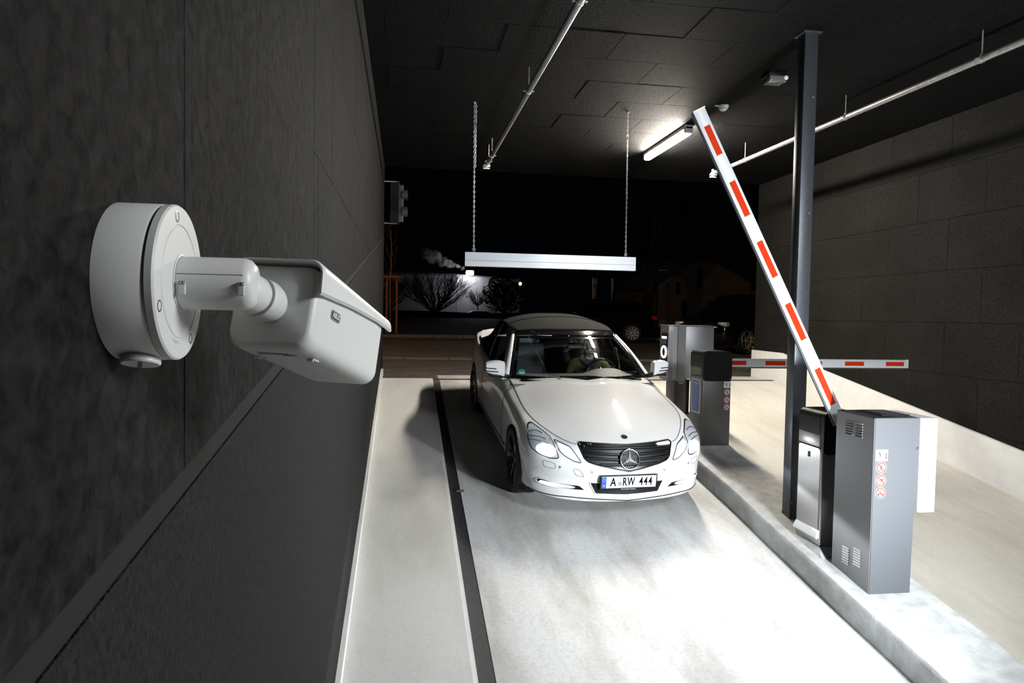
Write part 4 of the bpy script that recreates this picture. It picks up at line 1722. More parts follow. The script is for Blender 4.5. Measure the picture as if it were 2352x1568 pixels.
b = MB()
secs = []
for y, s_ in ((0.0, .84), (.0015, .895), (.005, .94), (.010, .97), (.017, .99), (.026, 1.0), (HL - .02, 1.0), (HL, .985)):
    secs.append(rrect(HW * s_, HH * s_, .024 * s_, y))
P = [s_ + [s_[0]] for s_ in secs]
b.grid(P)
b.poly(secs[0])
b.poly(secs[-1])
hs = b.obj('housing', M['cam_white'], sc_root, smooth=40)
# sun visor: a thin shell over the top, flared a little and reaching past the front
b = MB()


def visor_line(y, off):
    w, h, r = HW + 2 * off, HH + 2 * off, .022
    sk = .048 - .036 * max(0, min(1, y / (HL + .02)))
    pts = [hp_(-w / 2 - .002, y, h / 2 - max(sk, .024)), hp_(-w / 2, y, h / 2 - .0235)]
    for cx, a0 in ((-w / 2 + r, 180), (w / 2 - r, 90)):
        for k in range(9):
            a = R(a0 - 90 * k / 8)
            pts.append(hp_(cx + r * math.cos(a), y, h / 2 - r + r * math.sin(a)))
    pts += [hp_(w / 2, y, h / 2 - .0235), hp_(w / 2 + .002, y, h / 2 - max(sk, .024))]
    return pts


ysv = [-.004, -.001, .01, .12, .24, HL + .030]
Po = [visor_line(y, .0065 if i else .005) for i, y in enumerate(ysv)]
Pi = [visor_line(y, .0028) for y in ysv]
b.grid(Po)
b.grid(Pi)
for k in range(len(Po[0]) - 1):
    for e in (0, -1):
        b.poly([Po[e][k], Po[e][k + 1], Pi[e][k + 1], Pi[e][k]])
for e in (0, -1):
    for i in range(len(Po) - 1):
        b.poly([Po[i][e], Po[i + 1][e], Pi[i + 1][e], Pi[i][e]])
b.obj('sun_visor', M['cam_white'], sc_root, smooth=40)
# front window, badge, type label underneath
MB().prism(rrect(HW * .84, HH * .84, .012, HL), HM @ Vector((0, .002, 0))).obj('front_window', M['black_gloss'], hs)
bx, bz = HW / 2, .006
fr = lambda y, z, h: hp_(bx + h, y, z)


def badge_poly(w, h, r, off):
    pts = []
    for cy, cz, a0 in ((w / 2 - r, h / 2 - r, 0), (-w / 2 + r, h / 2 - r, 90), (-w / 2 + r, -h / 2 + r, 180), (w / 2 - r, -h / 2 + r, 270)):
        for k in range(6):
            a = R(a0 + 90 * k / 5)
            pts.append(fr(.070 + cy + r * math.cos(a), bz + cz + r * math.sin(a), off))
    return pts


bd = MB().prism(badge_poly(.034, .0148, .0055, 0), rv * .0008).obj('badge', M['badge_blue'], hs)
MB().prism(badge_poly(.0325, .0133, .005, .0005), rv * .0005).obj('badge_rim', M['paper_white'], bd)
MB().prism(badge_poly(.0312, .0120, .0045, .0008), rv * .0005).obj('badge_field', M['badge_blue'], bd)
t = text_mesh('badge_lettering', 'ABUS', .0108, M['paper_white'], bd, (0, 0, 0), (0, 0, 0), extrude=.0002, bold=.00035, sx=1.0)
tl_ = fr(.070, bz, .0016)
t.matrix_local = Matrix(((dv.x, uv.x, rv.x, tl_.x), (dv.y, uv.y, rv.y, tl_.y), (dv.z, uv.z, rv.z, tl_.z), (0, 0, 0, 1)))
lb = MB()
for (x_, y_, w_, h_) in ((-.005, .030, .052, .0022), (.004, .0345, .060, .0018), (-.002, .039, .045, .0022), (.016, .044, .020, .004), (-.022, .0335, .012, .007), (-.030, .044, .006, .006)):
    lb.box(hp_(x_, y_, -HH / 2), (w_, h_, .0006), rot=HM)
lb.obj('type_label', M['cam_seam'], hs)
for x_ in (-.042, .042):
    b = MB()
    b.box(hp_(x_, .060, -HH / 2 - .0015), (.010, .004, .005), rot=HM, bevel=.001)
    b.tube([hp_(x_ + .003, .060, -HH / 2), hp_(x_ + .010, .066, -HH / 2 - .003)], .0022, 6)
    b.obj('cover_clip', M['cam_white'], hs)
for v in (jb,):
    pass

# ================================================================ MACHINES ON THE ISLAND
def disc(b, c, r, nrm_y, h, n=28, r_in=None):
    """flat disc or ring facing -Y"""
    c = vec(c)
    if r_in is None:
        b.prism([c + Vector((r * math.cos(2 * PI * k / n), 0, r * math.sin(2 * PI * k / n))) for k in range(n)], (0, -h, 0))
    else:
        P = []
        for k in range(n):
            d = Vector((math.cos(2 * PI * k / n), 0, math.sin(2 * PI * k / n)))
            P.append([c + d * r_in, c + d * r_in + Vector((0, -h, 0)), c + d * r + Vector((0, -h, 0)), c + d * r, c + d * r_in])
        b.grid(P, closed_u=True)
    return b


def stick(b, c, y, segs, w):
    """pictogram strokes in the x-z plane of a sticker"""
    for (x0, z0, x1, z1) in segs:
        p, q = Vector((c[0] + x0, y, c[2] + z0)), Vector((c[0] + x1, y, c[2] + z1))
        d = (q - p)
        n = Vector((-d.z, 0, d.x)).normalized() * w
        b.prism([p - n, q - n, q + n, p + n], (0, -.0004, 0))


def warning_stickers(root, x, y, zs, rr):
    """barrier pictogram and three round prohibition stickers on a face looking towards -Y"""
    b = MB()
    b.box((x, y - .0006, zs[0]), (rr * 2.30, .0012, rr * 2.0))
    st = b.obj('barrier_sticker', M['paper_white'], root)
    b = MB()
    c = (x, 0, zs[0])
    k = rr / .040
    b.prism([(x + .028 * k, y - .0012, zs[0] - .026 * k), (x + .037 * k, y - .0012, zs[0] - .026 * k), (x + .037 * k, y - .0012, zs[0] + .018 * k), (x + .028 * k, y - .0012, zs[0] + .018 * k)], (0, -.0005, 0))
    stick(b, c, y - .0012, [(-.026 * k, .020 * k, -.012 * k, .004 * k), (-.012 * k, .004 * k, -.022 * k, -.020 * k), (-.012 * k, .004 * k, .000, -.016 * k), (-.026 * k, .006 * k, .000, .012 * k)], .0026 * k)
    for q in range(3):
        stick(b, c, y - .0012, [((-.005 + .010 * q) * k, .020 * k, (.001 + .010 * q) * k, .021 * k)], .0022 * k)
    disc(b, (x - .019 * k, y - .0012, zs[0] + .023 * k), .0045 * k, 0, .0005, 12)
    b.obj('pictogram', M['sign_black'], st)
    for i in range(3):
        z = zs[1 + i]
        sg_ = disc(MB(), (x, y, z), rr, 0, .0010).obj('prohibition_sticker', M['paper_white'], root)
        b = MB()
        disc(b, (x, y - .0010, z), rr * .92, 0, .0006, 32, rr * .74)
        c = (x, 0, z)
        figs = {0: [(-.002, .014, -.004, -.004), (-.004, -.004, -.014, -.022), (-.004, -.004, .008, -.022), (-.003, .010, -.014, .000), (-.003, .010, .010, .002)],
                1: [(-.016, -.006, -.006, .008), (-.006, .008, .012, .008), (.012, .008, .016, -.006), (-.006, .008, .002, -.008), (.012, .008, .002, -.008)],
                2: [(-.018, -.008, .018, -.006), (-.010, -.004, .002, .010), (.002, .010, .012, .002), (.000, .016, .004, .018)]}[i]
        f = MB()
        stick(f, c, y - .0010, [tuple(v * k for v in t) for t in figs], .0028 * k)
        if i == 0:
            disc(f, (x - .001 * k, y - .0010, z + .020 * k), .0048 * k, 0, .0005, 12)
        elif i == 1:
            for dx in (-.016, .016):
                disc(f, (x + dx * k, y - .0010, z - .008 * k), .010 * k, 0, .0005, 16, .0072 * k)
        else:
            for dx in (-.016, .016):
                disc(f, (x + dx * k, y - .0010, z - .012 * k), .0075 * k, 0, .0005, 14)
            disc(f, (x + .004 * k, y - .0010, z + .020 * k), .0048 * k, 0, .0005, 12)
        f.obj('pictogram', M['sign_black'], sg_)
        stick(b, c, y - .0015, [(-rr * .58, rr * .58, rr * .58, -rr * .58)], rr * .075)
        b.obj('red_ring', M['sign_red'], sg_)


# ---- near control cabinet
CX, CY, CZ = 3.30, 4.45, .915
W_, D_, H_ = .330, .440, 1.270
cab = thing('control_cabinet', 'tall silver control cabinet with white side box and warning stickers nearest the camera', 'cabinet', (CX, CY, CZ))
b = MB()
# body: tall box, its upper part a little wider to the right
b.prism([(0, 0, 0), (W_ - .003, 0, 0), (W_ - .003, 0, .590), (W_ + .030, 0, .590), (W_ + .030, 0, H_), (0, 0, H_)], (0, D_, 0))
bmesh.ops.bevel(b.bm, geom=list(b.bm.edges), offset=.004, segments=2, affect='EDGES')
b.obj('cabinet_body', M['silver'], cab, smooth=35)
MB().box((-.0008, D_ / 2, H_ / 2), (.0024, D_ - .006, H_ - .006)).obj('side_panel', M['panel_steel'], cab)
b = MB()
b.box((W_ + .030 + .066, D_ / 2 - .02, .590 + .340), (.125, D_ - .02, .680), bevel=.004)
sb = b.obj('side_box', M['white_paint'], cab, smooth=35)
MB().box((W_ / 2 + .08, D_ / 2 + .03, H_ + .004), (W_ - .10, D_ - .16, .008), bevel=.003).obj('roof_plate', M['silver'], cab, smooth=35)
MB().lathe([(.010, 0), (.010, -.004), (.008, -.006), (0, -.006)], 18, (W_ + .012, .0, 1.052), 'y').obj('lock', M['barrier_steel'], cab, smooth=35)
for (y0, z0, n) in ((.275, 1.105, 6), (.160, 1.105, 6), (.300, .160, 7), (.170, .130, 7)):
    for i in range(n):
        z = z0 + i * .0195
        b = MB()
        L_ = .078
        y1, y2 = D_ - y0 - L_ / 2 + .0, D_ - y0 + L_ / 2
        b.prism([(-.001, y1, z), (-.010, y1, z + .001), (-.010, y1, z + .003), (-.001, y1, z + .013)], (0, L_, 0))
        b.obj('vent_louvre', M['panel_steel'], cab)
warning_stickers(cab, .062, 0, (1.005, .917, .826, .736), .041)
# mortar bedding flaring out under the cabinet on the sloping island
b = MB()
lo = []
for (x, y) in ((-.10, -.17), (W_ + .075, -.14), (W_ + .06, D_ + .02), (-.02, D_ + .02)):
    lo.append((x, y, S * (CY + y) + .202 - CZ))
hi = [(-.004, -.004, .002), (W_ + .002, -.004, .002), (W_ + .002, D_ + .004, .002), (-.004, D_ + .004, .002)]
b.grid([[lo[k], hi[k]] for k in (0, 1, 2, 3, 0)])
b.poly(hi)
b.poly(lo)
b.obj('mortar_bed', M['white_wall'], cab)

# ---- barriers
def barrier(name, label, loc, boom_dir, boom_len, boom_y, steel, n_red, first, hinge):
    X, Y, Z = loc
    r = thing(name, label, 'barrier', loc)
    w, d, h = .345, .345, 1.080
    rad = .055
    # steel body with rounded front edges, black moulded head on top
    b = MB()
    b.box((w / 2, d / 2, .395), (w, d, .790), bevel=.010, seg=3)
    b.obj('body', steel, r, smooth=35)
    b = MB()
    prof = []
    for k in range(9):
        a = PI / 2 * k / 8
        prof.append((rad - rad * math.cos(a), h - rad + rad * math.sin(a)))
    poly = [(0, .890)] + prof + [(w - x, z) for x, z in prof[::-1]] + [(w, .890)]
    b.prism([(x, .035, z) for x, z in poly], (0, d - .035, 0))
    b.obj('head_cover', M['black'], r, smooth=30)
    MB().box((.012, d / 2 + .012, .842), (.022, d - .03, .098), bevel=.003).obj('head_panel', steel, r, smooth=35)
    b = MB()
    q = []
    for cx, cz, a0 in ((w - .045, h - .045, 0), (.045, h - .045, 90), (.045, .785, 180), (w - .045, .785, 270)):
        for k in range(7):
            a = R(a0 + 15 * k)
            q.append((cx + .045 * math.cos(a), -.012, cz + .045 * math.sin(a)))
    b.prism(q, (0, .055, 0))
    b.obj('hub_cover', M['black'], r, smooth=30)
    # boom: white flat profile with rubber edge, red fields
    u = Vector((boom_dir[0], 0, boom_dir[1])).normalized()
    n = Vector((-u.z, 0, u.x))
    if n.z < 0 or (abs(n.z) < 1e-3):
        n = -n
    p0 = Vector(hinge)
    hw, ht = .049, .020
    b = MB()
    e0, e1 = p0, p0 + u * boom_len
    P = []
    for e in (e0, e1):
        P.append([e + n * a + Vector((0, c, 0)) for a, c in ((-hw, -ht * .6), (-hw * .7, -ht), (hw * .7, -ht), (hw, -ht * .6), (hw, ht * .6), (hw * .7, ht), (-hw * .7, ht), (-hw, ht * .6), (-hw, -ht * .6))])
    b.grid(P)
    b.poly(P[0][:8])
    b.poly(P[1][:8])
    boom = b.obj('boom', M['boom_white'], r, smooth=30)
    nd = -n if u.z < .3 else (n if n.x < 0 else -n)
    if u.z < .3 and nd.z > 0:
        nd = -nd
    MB().tube([e0 + nd * (hw + .004), e1 + nd * (hw + .004)], .011, 8).obj('rubber_edge', M['rubber'], boom)
    MB().prism([e1 + n * a + Vector((0, c, 0)) for a, c in ((-hw - .002, -ht), (hw + .002, -ht), (hw + .002, ht), (-hw - .002, ht))], u * .008).obj('end_cap', M['detector'], boom)
    for (a0, a1) in n_red:
        q = [e0 + u * t + n * k for t, k in ((a0, -.025), (a1, -.025), (a1, .025), (a0, .025))]
        MB().prism([p + Vector((0, -ht - .0008, 0)) for p in q], (0, .001, 0)).obj('red_stripe', M['boom_red'], boom)
    # concrete footing wedge
    lo = [(x, y, S * (Y + y) + .200 - Z) for x, y in ((-.05, -.12), (w + .05, -.12), (w + .04, d + .05), (-.05, d + .05))]
    hi = [(-.004, -.004, .002), (w + .004, -.004, .002), (w + .004, d + .004, .002), (-.004, d + .004, .002)]
    b = MB()
    b.grid([[lo[k], hi[k]] for k in (0, 1, 2, 3, 0)])
    b.poly(hi)
    b.poly(lo)
    b.obj('footing', M['kerb'], r)
    return r


BN = (3.300, 5.06, 1.060)
near = barrier('barrier', 'open parking barrier with raised red and white boom behind the silver control cabinet', BN, (-1.235, 2.325), 2.66,
               0, M['near_steel'], [(.165, .480), (.735, 1.045), (1.275, 1.575), (1.79, 2.075), (2.295, 2.53)], 0, (.100, -.065, 1.010))
# near barrier: service door with lock and turned-out lower lip on the lane side
b = MB()
dp = []
for cy, cz, a0 in ((.310, .790, 0), (.062, .750, 90), (.062, .070, 180), (.310, .070, 270)):
    dp.append((cy, cz))
q = rounded([(.330, .785), (.020, .785), (.020, .085), (.330, .085)], .035, 5)
b.prism([(-.0035, p[0], p[1]) for p in q], (.006, 0, 0))
door = b.obj('service_door', M['near_steel'], near, smooth=35)
MB().tube([(-.0036, p[0], p[1]) for p in q + q[:2]], .0022, 5, caps=False).obj('door_gap', M['sign_black'], door)
b = MB()
b.prism([(-.004, 0, .13), (-.032, 0, .085), (-.034, 0, .070), (-.022, 0, .062), (-.004, 0, .072)], (0, .33, 0))
b.obj('door_lip', M['white_paint'], door, smooth=35)
MB().box((-.006, .175, .715), (.006, .026, .046), bevel=.003).obj('door_lock', M['black'], door)
BF = (3.350, 7.45, 1.420)
far = barrier('barrier', 'closed parking barrier with lowered red and white boom beside the car', BF, (1, 0.0), 2.34, 0, M['barrier_steel'],
              [(.02, .255), (.495, .745), (.965, 1.215), (1.51, 1.76), (2.05, 2.29)], 0, (.335, .150, .940))
b = MB()
b.box((-.0010, .172, .555), (.002, .250, .400))
nt_ = b.obj('notice_sign', M['paper_white'], far)
warning_stickers(far, .300, 0, (.698, .613, .524, .440), .036)
b = MB()
q = rounded([(.075, .375), (.270, .375), (.270, .735), (.075, .735)], .03, 4)
b.prism([(-.0022, p[0], p[1]) for p in q], (.0006, 0, 0))
b.obj('notice_field', M['sign_blue'], nt_)
b = MB()
rl = random.Random(9)
for i in range(13):
    wl_ = rl.uniform(.07, .15) if i else .13
    b.box((-.0026, .245 - wl_ / 2, .700 - i * .024), (.0004, wl_, .005 if i else .012))
b.obj('notice_lettering', M['paper_white'], nt_)

# ---- ticket machine further up the island
KX, KY = 3.39, 8.60
kz = S * KY + .205
kio = thing('ticket_machine', 'silver ticket machine with lit round button on a slim pedestal', 'ticket machine', (KX, KY, kz))
zt, zb = 2.765 - kz, 2.055 - kz
b = MB()
b.box((.430, .20, (zt + zb) / 2 + .01), (.395, .36, zt - zb - .02), bevel=.004)
b.obj('housing', M['silver_bright'], kio, smooth=35)
b = MB()
b.prism([(.0, .0, zb), (.055, -.012, zb), (.055, .30, zb), (.0, .30, zb)], (0, 0, zt - zb))
b.prism([(.125, -.010, zb - .015), (.232, -.004, zb - .015), (.232, .30, zb - .015), (.125, .30, zb - .015)], (0, 0, zt - zb + .015))
pn = b.obj('front_panel', M['silver_bright'], kio)
MB().box((.092, .165, (zt + zb) / 2), (.07, .30, zt - zb - .01)).obj('panel_recess', M['detector'], pn)
MB().box((.30, .17, zt + .004), (.60, .36, .008), bevel=.003).obj('top_plate', M['silver'], kio, smooth=35)
scn = MB().box((-.002, .150, zb + .36), (.006, .215, .50), bevel=.002).obj('control_panel', M['black_gloss'], kio)
M['screen'] = mat('lit_display', (.02, .02, .03), .3, emit=(.72, .70, 1.0), estr=3.2)
M['ring_light'] = mat('lit_ring', (1, 1, 1), .3, emit=(.97, .95, 1.0), estr=7.0)
M['amber'] = mat('lit_amber_icon', (.3, .2, .02), .4, emit=(1.0, .72, .15), estr=.5)
MB().box((-.0058, .150, zb + .555), (.002, .17, .032)).obj('lit_display', M['screen'], scn)
MB().box((-.0058, .150, zb + .500), (.002, .17, .060)).obj('display_field', M['silver'], scn)
MB().box((-.0058, .150, zb + .610), (.002, .17, .030)).obj('display_field', M['silver'], scn)
b = MB()
b.tube([(-.008, .150 + .074 * math.sin(2 * PI * k / 36), zb + .365 + .074 * math.cos(2 * PI * k / 36)) for k in range(38)], .0105, 8, caps=False)
b.obj('lit_button_ring', M['ring_light'], scn, smooth=True)
MB().lathe([(.055, 0), (.055, -.006), (.04, -.012), (0, -.013)], 28, (-.004, .150, zb + .365), 'x').obj('button', M['black'], scn, smooth=True)
b = MB()
for y in (.12, .15, .18):
    b.box((-.0058, y, zb + .235), (.002, .012, .04))
b.obj('amber_icons', M['amber'], scn)
b = MB()
b.box((.190, .19, zb / 2 - .03), (.160, .30, zb + .06), bevel=.004)
ped = b.obj('pedestal', M['barrier_steel'], kio, smooth=35)
MB().box((.305, .22, zb / 2 - .03), (.070, .24, zb + .06)).obj('pedestal_back', M['black'], kio)
MB().box((.200, .038, zb - .038), (.06, .006, .018), bevel=.002).obj('pedestal_latch', M['zinc'], ped)

# ---- steel post
pst = thing('steel_post', 'anthracite square steel post reaching from island to ceiling', 'post', (3.455, 5.72, S * 5.65 + .2))
hp2 = ZC - (S * 5.65 + .2) - .002
b = MB()
b.box((0, 0, hp2 / 2), (.125, .125, hp2), bevel=.006)
b.obj('shaft', M['post'], pst, smooth=35)
MB().box((0, 0, hp2 - .004), (.17, .17, .012), bevel=.003).obj('head_plate', M['post'], pst)
MB().box((0, -.0, .02), (.126, .127, .06)).obj('foot_plate', M['post'], pst)
for z in (.15, 1.65, 2.70, 3.70):
    for x in ((.03,) if z > .5 else (-.045, .045)):
        MB().lathe([(.006, 0), (.005, -.003), (0, -.004)], 10, (x, -.0625, z), 'y').obj('rivet', M['zinc'], pst, smooth=True)

# ================================================================ CEILING FITTINGS
# hanging height-limit bar
hb_ = thing('height_limit_bar', 'aluminium height limit bar hanging on two chains above the car', 'height bar', (1.745, 8.27, 3.435))
b = MB()
P = []
for x in (-1.046, 1.046):
    P.append([(x, y, z) for y, z in ((-.05, 0), (-.05, .066), (-.0492, .0715), (-.0492, .0765), (-.05, .0772), (-.05, .165), (.05, .165), (.05, 0), (-.05, 0))])
b.grid(P)
b.poly(P[0][:8])
b.poly(P[1][:8])
b.obj('bar', M['alu'], hb_)
for x in (-.940, .930):
    b = MB()
    b.tube([(x, 0, .165), (x, 0, .185)], .006, 8)
    b.tube([(x + .016 * math.sin(2 * PI * k / 16), 0, .200 + .016 * math.cos(2 * PI * k / 16)) for k in range(18)], .004, 6, caps=False)
    b.obj('eye_bolt', M['zinc'], hb_, smooth=True)
    b = MB()
    z = .215
    i = 0
    top_z = ZC - 3.435
    xt = x - .018 if x < 0 else x - .015
    while z < top_z:
        xx = x + (xt - x) * (z - .2) / (top_z - .2)
        pts = []
        for k in range(11):
            a = 2 * PI * k / 10
            dx, dz = .0085 * math.sin(a), .0185 * math.cos(a)
            pts.append((xx + (dx if i % 2 else 0), (0 if i % 2 else dx), z + dz))
        b.tube(pts, .0028, 5, caps=False)
        z += .029
        i += 1
    ch = b.obj('chain', M['chain'], hb_, smooth=True)
    ch['kind'] = 'stuff'
    if x < 0:
        b = MB()
        for i in range(26):
            z = top_z - .02 - .029 * i
            pts = [(xt + .020 + (.0085 * math.sin(2 * PI * k / 10) if i % 2 else 0), (0 if i % 2 else .0085 * math.sin(2 * PI * k / 10)), z + .0185 * math.cos(2 * PI * k / 10)) for k in range(11)]
            b.tube(pts, .0028, 5, caps=False)
        b.obj('spare_chain', M['chain'], hb_, smooth=True)['kind'] = 'stuff'
    MB().lathe([(.018, 0), (.016, -.012), (.006, -.022), (0, -.022)], 14, (xt, 0, top_z), 'z').obj('ceiling_hook', M['zinc'], hb_, smooth=True)

# sprinkler pipes
def pipe(x0, y0, x1, y1, label, hang):
    zp = 5.120 - ZC
    r = thing('sprinkler_pipe', label, 'pipe', (0, 0, ZC))
    MB().tube([(x0, y0, zp), (x1, y1, zp)], .030, 18).obj('pipe', M['zinc'], r, smooth=40)
    b = MB()
    b.tube([(x0, y0 - .04, zp), (x0, y0 + .05, zp)], .040, 14)
    b.tube([(x0 - .055, y0 + .03, zp - .015), (x0 + .055, y0 + .03, zp - .015)], .014, 8)
    b.tube([(x0, y0 + .03, zp - .01), (x0, y0 + .05, zp + .07)], .018, 8)
    b.tube([(x0 - .05, y0 + .04, zp - .05), (x0 + .05, y0 + .04, zp - .05)], .010, 6)
    b.obj('end_coupling', M['detector'], r, smooth=40)
    for (yh, two) in hang:
        t = (yh - y0) / (y1 - y0)
        xh = x0 + (x1 - x0) * t
        MB().tube([(xh, yh, zp + .03), (xh, yh, 0)], .0055, 8).obj('hanger_rod', M['zinc'], r)
        cl = MB()
        cl.lathe([(.031, -.014), (.036, -.014), (.036, .014), (.031, .014)], 20, (xh, yh, zp), 'y', close=True)
        cl.box((xh - .045, yh, zp), (.024, .022, .010), bevel=.002)
        cl.box((xh + .045, yh, zp), (.024, .022, .010), bevel=.002)
        cl.box((xh, yh, zp + .042), (.016, .016, .02), bevel=.002)
        cl.obj('pipe_clamp', M['zinc'], r, smooth=40)
    return r


pipe(1.199, 10.50, 1.225, 1.5, 'galvanised sprinkler pipe hanging under the ceiling above the left lane edge', [(10.28, 0), (9.9, 0), (7.0, 0), (4.95, 0)])
pipe(4.725, 10.30, 4.905, 2.5, 'galvanised sprinkler pipe hanging under the ceiling on the right beyond the post', [(10.05, 0), (9.35, 0), (7.15, 0), (5.35, 0)])

# tube lamp
tl0 = thing('strip_lamp', 'lit strip lamp mounted under the dark ceiling', 'lamp', (3.602, 9.43, ZC))
MB().box((0, 0, -.030), (.115, 1.60, .056), bevel=.010).obj('lamp_housing', M['lamp_body'], tl0, smooth=35)
b = MB()
b.prism([(-.046, -.74, -.056), (-.050, -.74, -.110), (-.024, -.74, -.124), (.024, -.74, -.124), (.050, -.74, -.110), (.046, -.74, -.056)], (0, 1.50, 0))
b.obj('diffuser', M['tube_light'], tl0)
for y in (-.775, .775):
    MB().box((0, y, -.062), (.112, .05, .09), bevel=.012).obj('end_cap', M['lamp_body'], tl0, smooth=35)

# motion sensor box and smoke detector
es = thing('ceiling_sensor', 'small dark sensor box with a clear cover on the ceiling beside the post', 'sensor', (3.685, 6.68, ZC))
MB().box((-.01, 0, -.022), (.20, .17, .044), bevel=.006).obj('sensor_base', M['black'], es, smooth=35)
M['clear_box'] = mat('smoked_clear_plastic', (.16, .16, .16), .15, trans=.3, coat=.4)
MB().box((.0, 0, -.072), (.18, .15, .058), bevel=.008).obj('sensor_cover', M['clear_box'], es, smooth=35)
b = MB()
for x in (-.075, .075):
    for y in (-.058, .058):
        b.lathe([(.006, -.1015), (.005, -.103), (0, -.103)], 8, (x, y, 0))
b.obj('cover_screws', M['zinc'], es)
bb = MB()
blob(bb, (.082, -.075, -.060), (.024, .015, .024))
bb.obj('sensor_eye', M['paper_white'], es, smooth=True)
sd = thing('smoke_detector', 'small round white smoke detector on the ceiling', 'detector', (3.667, 7.80, ZC))
MB().lathe([(.062, 0), (.062, -.010), (.056, -.014)], 30).obj('detector_base', M['detector'], sd, smooth=35)
MB().lathe([(.056, -.014), (.058, -.020), (.052, -.036), (.036, -.046), (.030, -.058), (0, -.062)], 30).obj('detector_head', M['detector'], sd, smooth=35)
b = MB()
for k in range(10):
    a = 2 * PI * k / 10
    b.box((.050 * math.cos(a), .050 * math.sin(a), -.040), (.010, .018, .006), rot=None)
b.obj('detector_slots', M['cam_seam'], sd)
MB().box((-.085, -.01, -.008), (.05, .028, .014), bevel=.004).obj('detector_tag', M['detector'], sd)

# signal light on brackets at the left wall's end
sg0 = thing('signal_light', 'dark traffic signal on two brackets at the end of the left wall', 'traffic light', (XL, 12.02, 4.72))
for z in (.36, -.34):
    MB().tube([(-.01, 0, z), (.22, 0, z)], .012, 8).obj('bracket', M['zinc'], sg0)
    MB().box((.225, 0, z - .02 * (1 if z > 0 else -1)), (.04, .05, .05), bevel=.008).obj('bracket_clamp', M['post'], sg0)
MB().box((.175, .06, .0), (.16, .22, .68), bevel=.01).obj('signal_housing', M['black'], sg0)
MB().box((.285, .02, .0), (.07, .02, .62), bevel=.004).obj('signal_board', M['post'], sg0)
for z in (.15, -.13):
    MB().lathe([(.085, 0), (.088, .0), (.090, .10), (.086, .10)], 20, (.295, .06, z), 'x', close=True).obj('signal_hood', M['post'], sg0)
for z in (.42, .36, -.10):
    pass

# ================================================================ OUTDOORS, FAR THINGS
M['hall_wall'] = mat('hall_cladding', (0.30, 0.30, 0.32), 0.6, var=0.12, vscale=1.2, stretch=(1, 1, 0.1))
M['hall_dark'] = mat('hall_roof_edge', (0.10, 0.10, 0.11), 0.6)
M['bark'] = mat('dark_bark', (0.030, 0.024, 0.018), 0.9, var=0.3, vscale=20)
M['twig'] = mat('bare_twigs', (0.022, 0.018, 0.014), 0.9)
M['stake'] = mat('round_wood_stake', (0.34, 0.12, 0.05), 0.8, var=0.25, vscale=12)
M['leaf'] = mat('dark_leaf', (0.020, 0.024, 0.010), 0.7)
M['leaf_dry'] = mat('dry_leaf', (0.16, 0.10, 0.05), 0.8)
M['bush_leaf'] = mat('yellowed_leaf', (0.10, 0.085, 0.030), 0.7, var=0.3, vscale=9)
M['flag'] = mat('white_flag_cloth', (0.55, 0.55, 0.55), 0.8, var=0.3, vscale=2.5)
M['flag_mark'] = mat('grey_flag_print', (0.12, 0.12, 0.13), 0.8)
M['flood'] = mat('lit_floodlight', (1, 1, 1), 0.4, emit=(0.95, 0.97, 1.0), estr=120.0)
M['orange_globe'] = mat('lit_orange_globe', (1, .6, .3), 0.4, emit=(1.0, 0.45, 0.15), estr=6.0)
M['steam'] = mat('steam', (0.75, 0.73, 0.70), 1.0, alpha=0.055, spec=0.0)
M['house_wall'] = mat('house_render', (0.20, 0.17, 0.135), 0.8, var=0.15, vscale=2)
M['roof_tile'] = mat('dark_roof', (0.03, 0.025, 0.022), 0.8)
M['dark_paint'] = mat('black_car_paint', (0.006, 0.006, 0.007), 0.12, coat=1.0)
M['dark_glass'] = mat('dark_car_glass', (0.004, 0.004, 0.005), 0.04)
M['silver_rim'] = mat('silver_alloy', (0.60, 0.60, 0.60), 0.35, 0.6)
M['bronze_rim'] = mat('bronze_alloy', (0.42, 0.34, 0.22), 0.4, 0.5)
M['pale_paint'] = mat('pale_car_paint', (0.5, 0.5, 0.5), 0.3, coat=0.8)

# white hall with floodlight and drifting steam
hall = thing('hall_building', 'pale industrial hall lit by a white floodlight beyond the bare shrubs', 'building', (5.93, 80, 2.5))
hz = 4.80
MB().box((-24, 6, hz / 2 - .5), (48, 12, hz + 1)).obj('long_wall', M['hall_wall'], hall)
b = MB()
n = 34
P = []
for i in range(n * 4 + 1):
    x = 7.6 * i / (n * 4)
    P.append([(.02 + x, -.02 + .25 * x - (.006 if i % 4 in (1, 2) else 0), z) for z in (-1.0, hz - .02 - .030 * x)])
b.grid(P)
b.obj('ribbed_gable', M['hall_wall'], hall, fix=False)
MB().prism([(0, -.12, hz - .03), (7.7, 1.83, hz - .27), (7.7, 1.83, hz - .13), (0, -.12, hz + .12)], (0, .5, 0)).obj('roof_edge', M['hall_dark'], hall)
MB().box((-24, -.06, hz + .05), (48, .3, .16)).obj('roof_edge', M['hall_dark'], hall)
MB().box((4.05, .95, .45), (1.5, .1, .9)).obj('hall_gate', M['hall_dark'], hall)
fl = thing('floodlight', 'blazing white floodlight on the edge of the hall roof', 'lamp', (7.32, 79.5, 7.62))
MB().box((0, 0, 0), (.75, .22, .34), bevel=.04).obj('lamp_housing', M['hall_dark'], fl)
MB().box((0, -.13, -.04), (.86, .06, .50), bevel=.12).obj('lamp_glass', M['flood'], fl)
MB().tube([(0, .1, -.1), (0, .7, -.2)], .05, 6).obj('lamp_arm', M['hall_dark'], fl)
rg = random.Random(21)
b = MB()
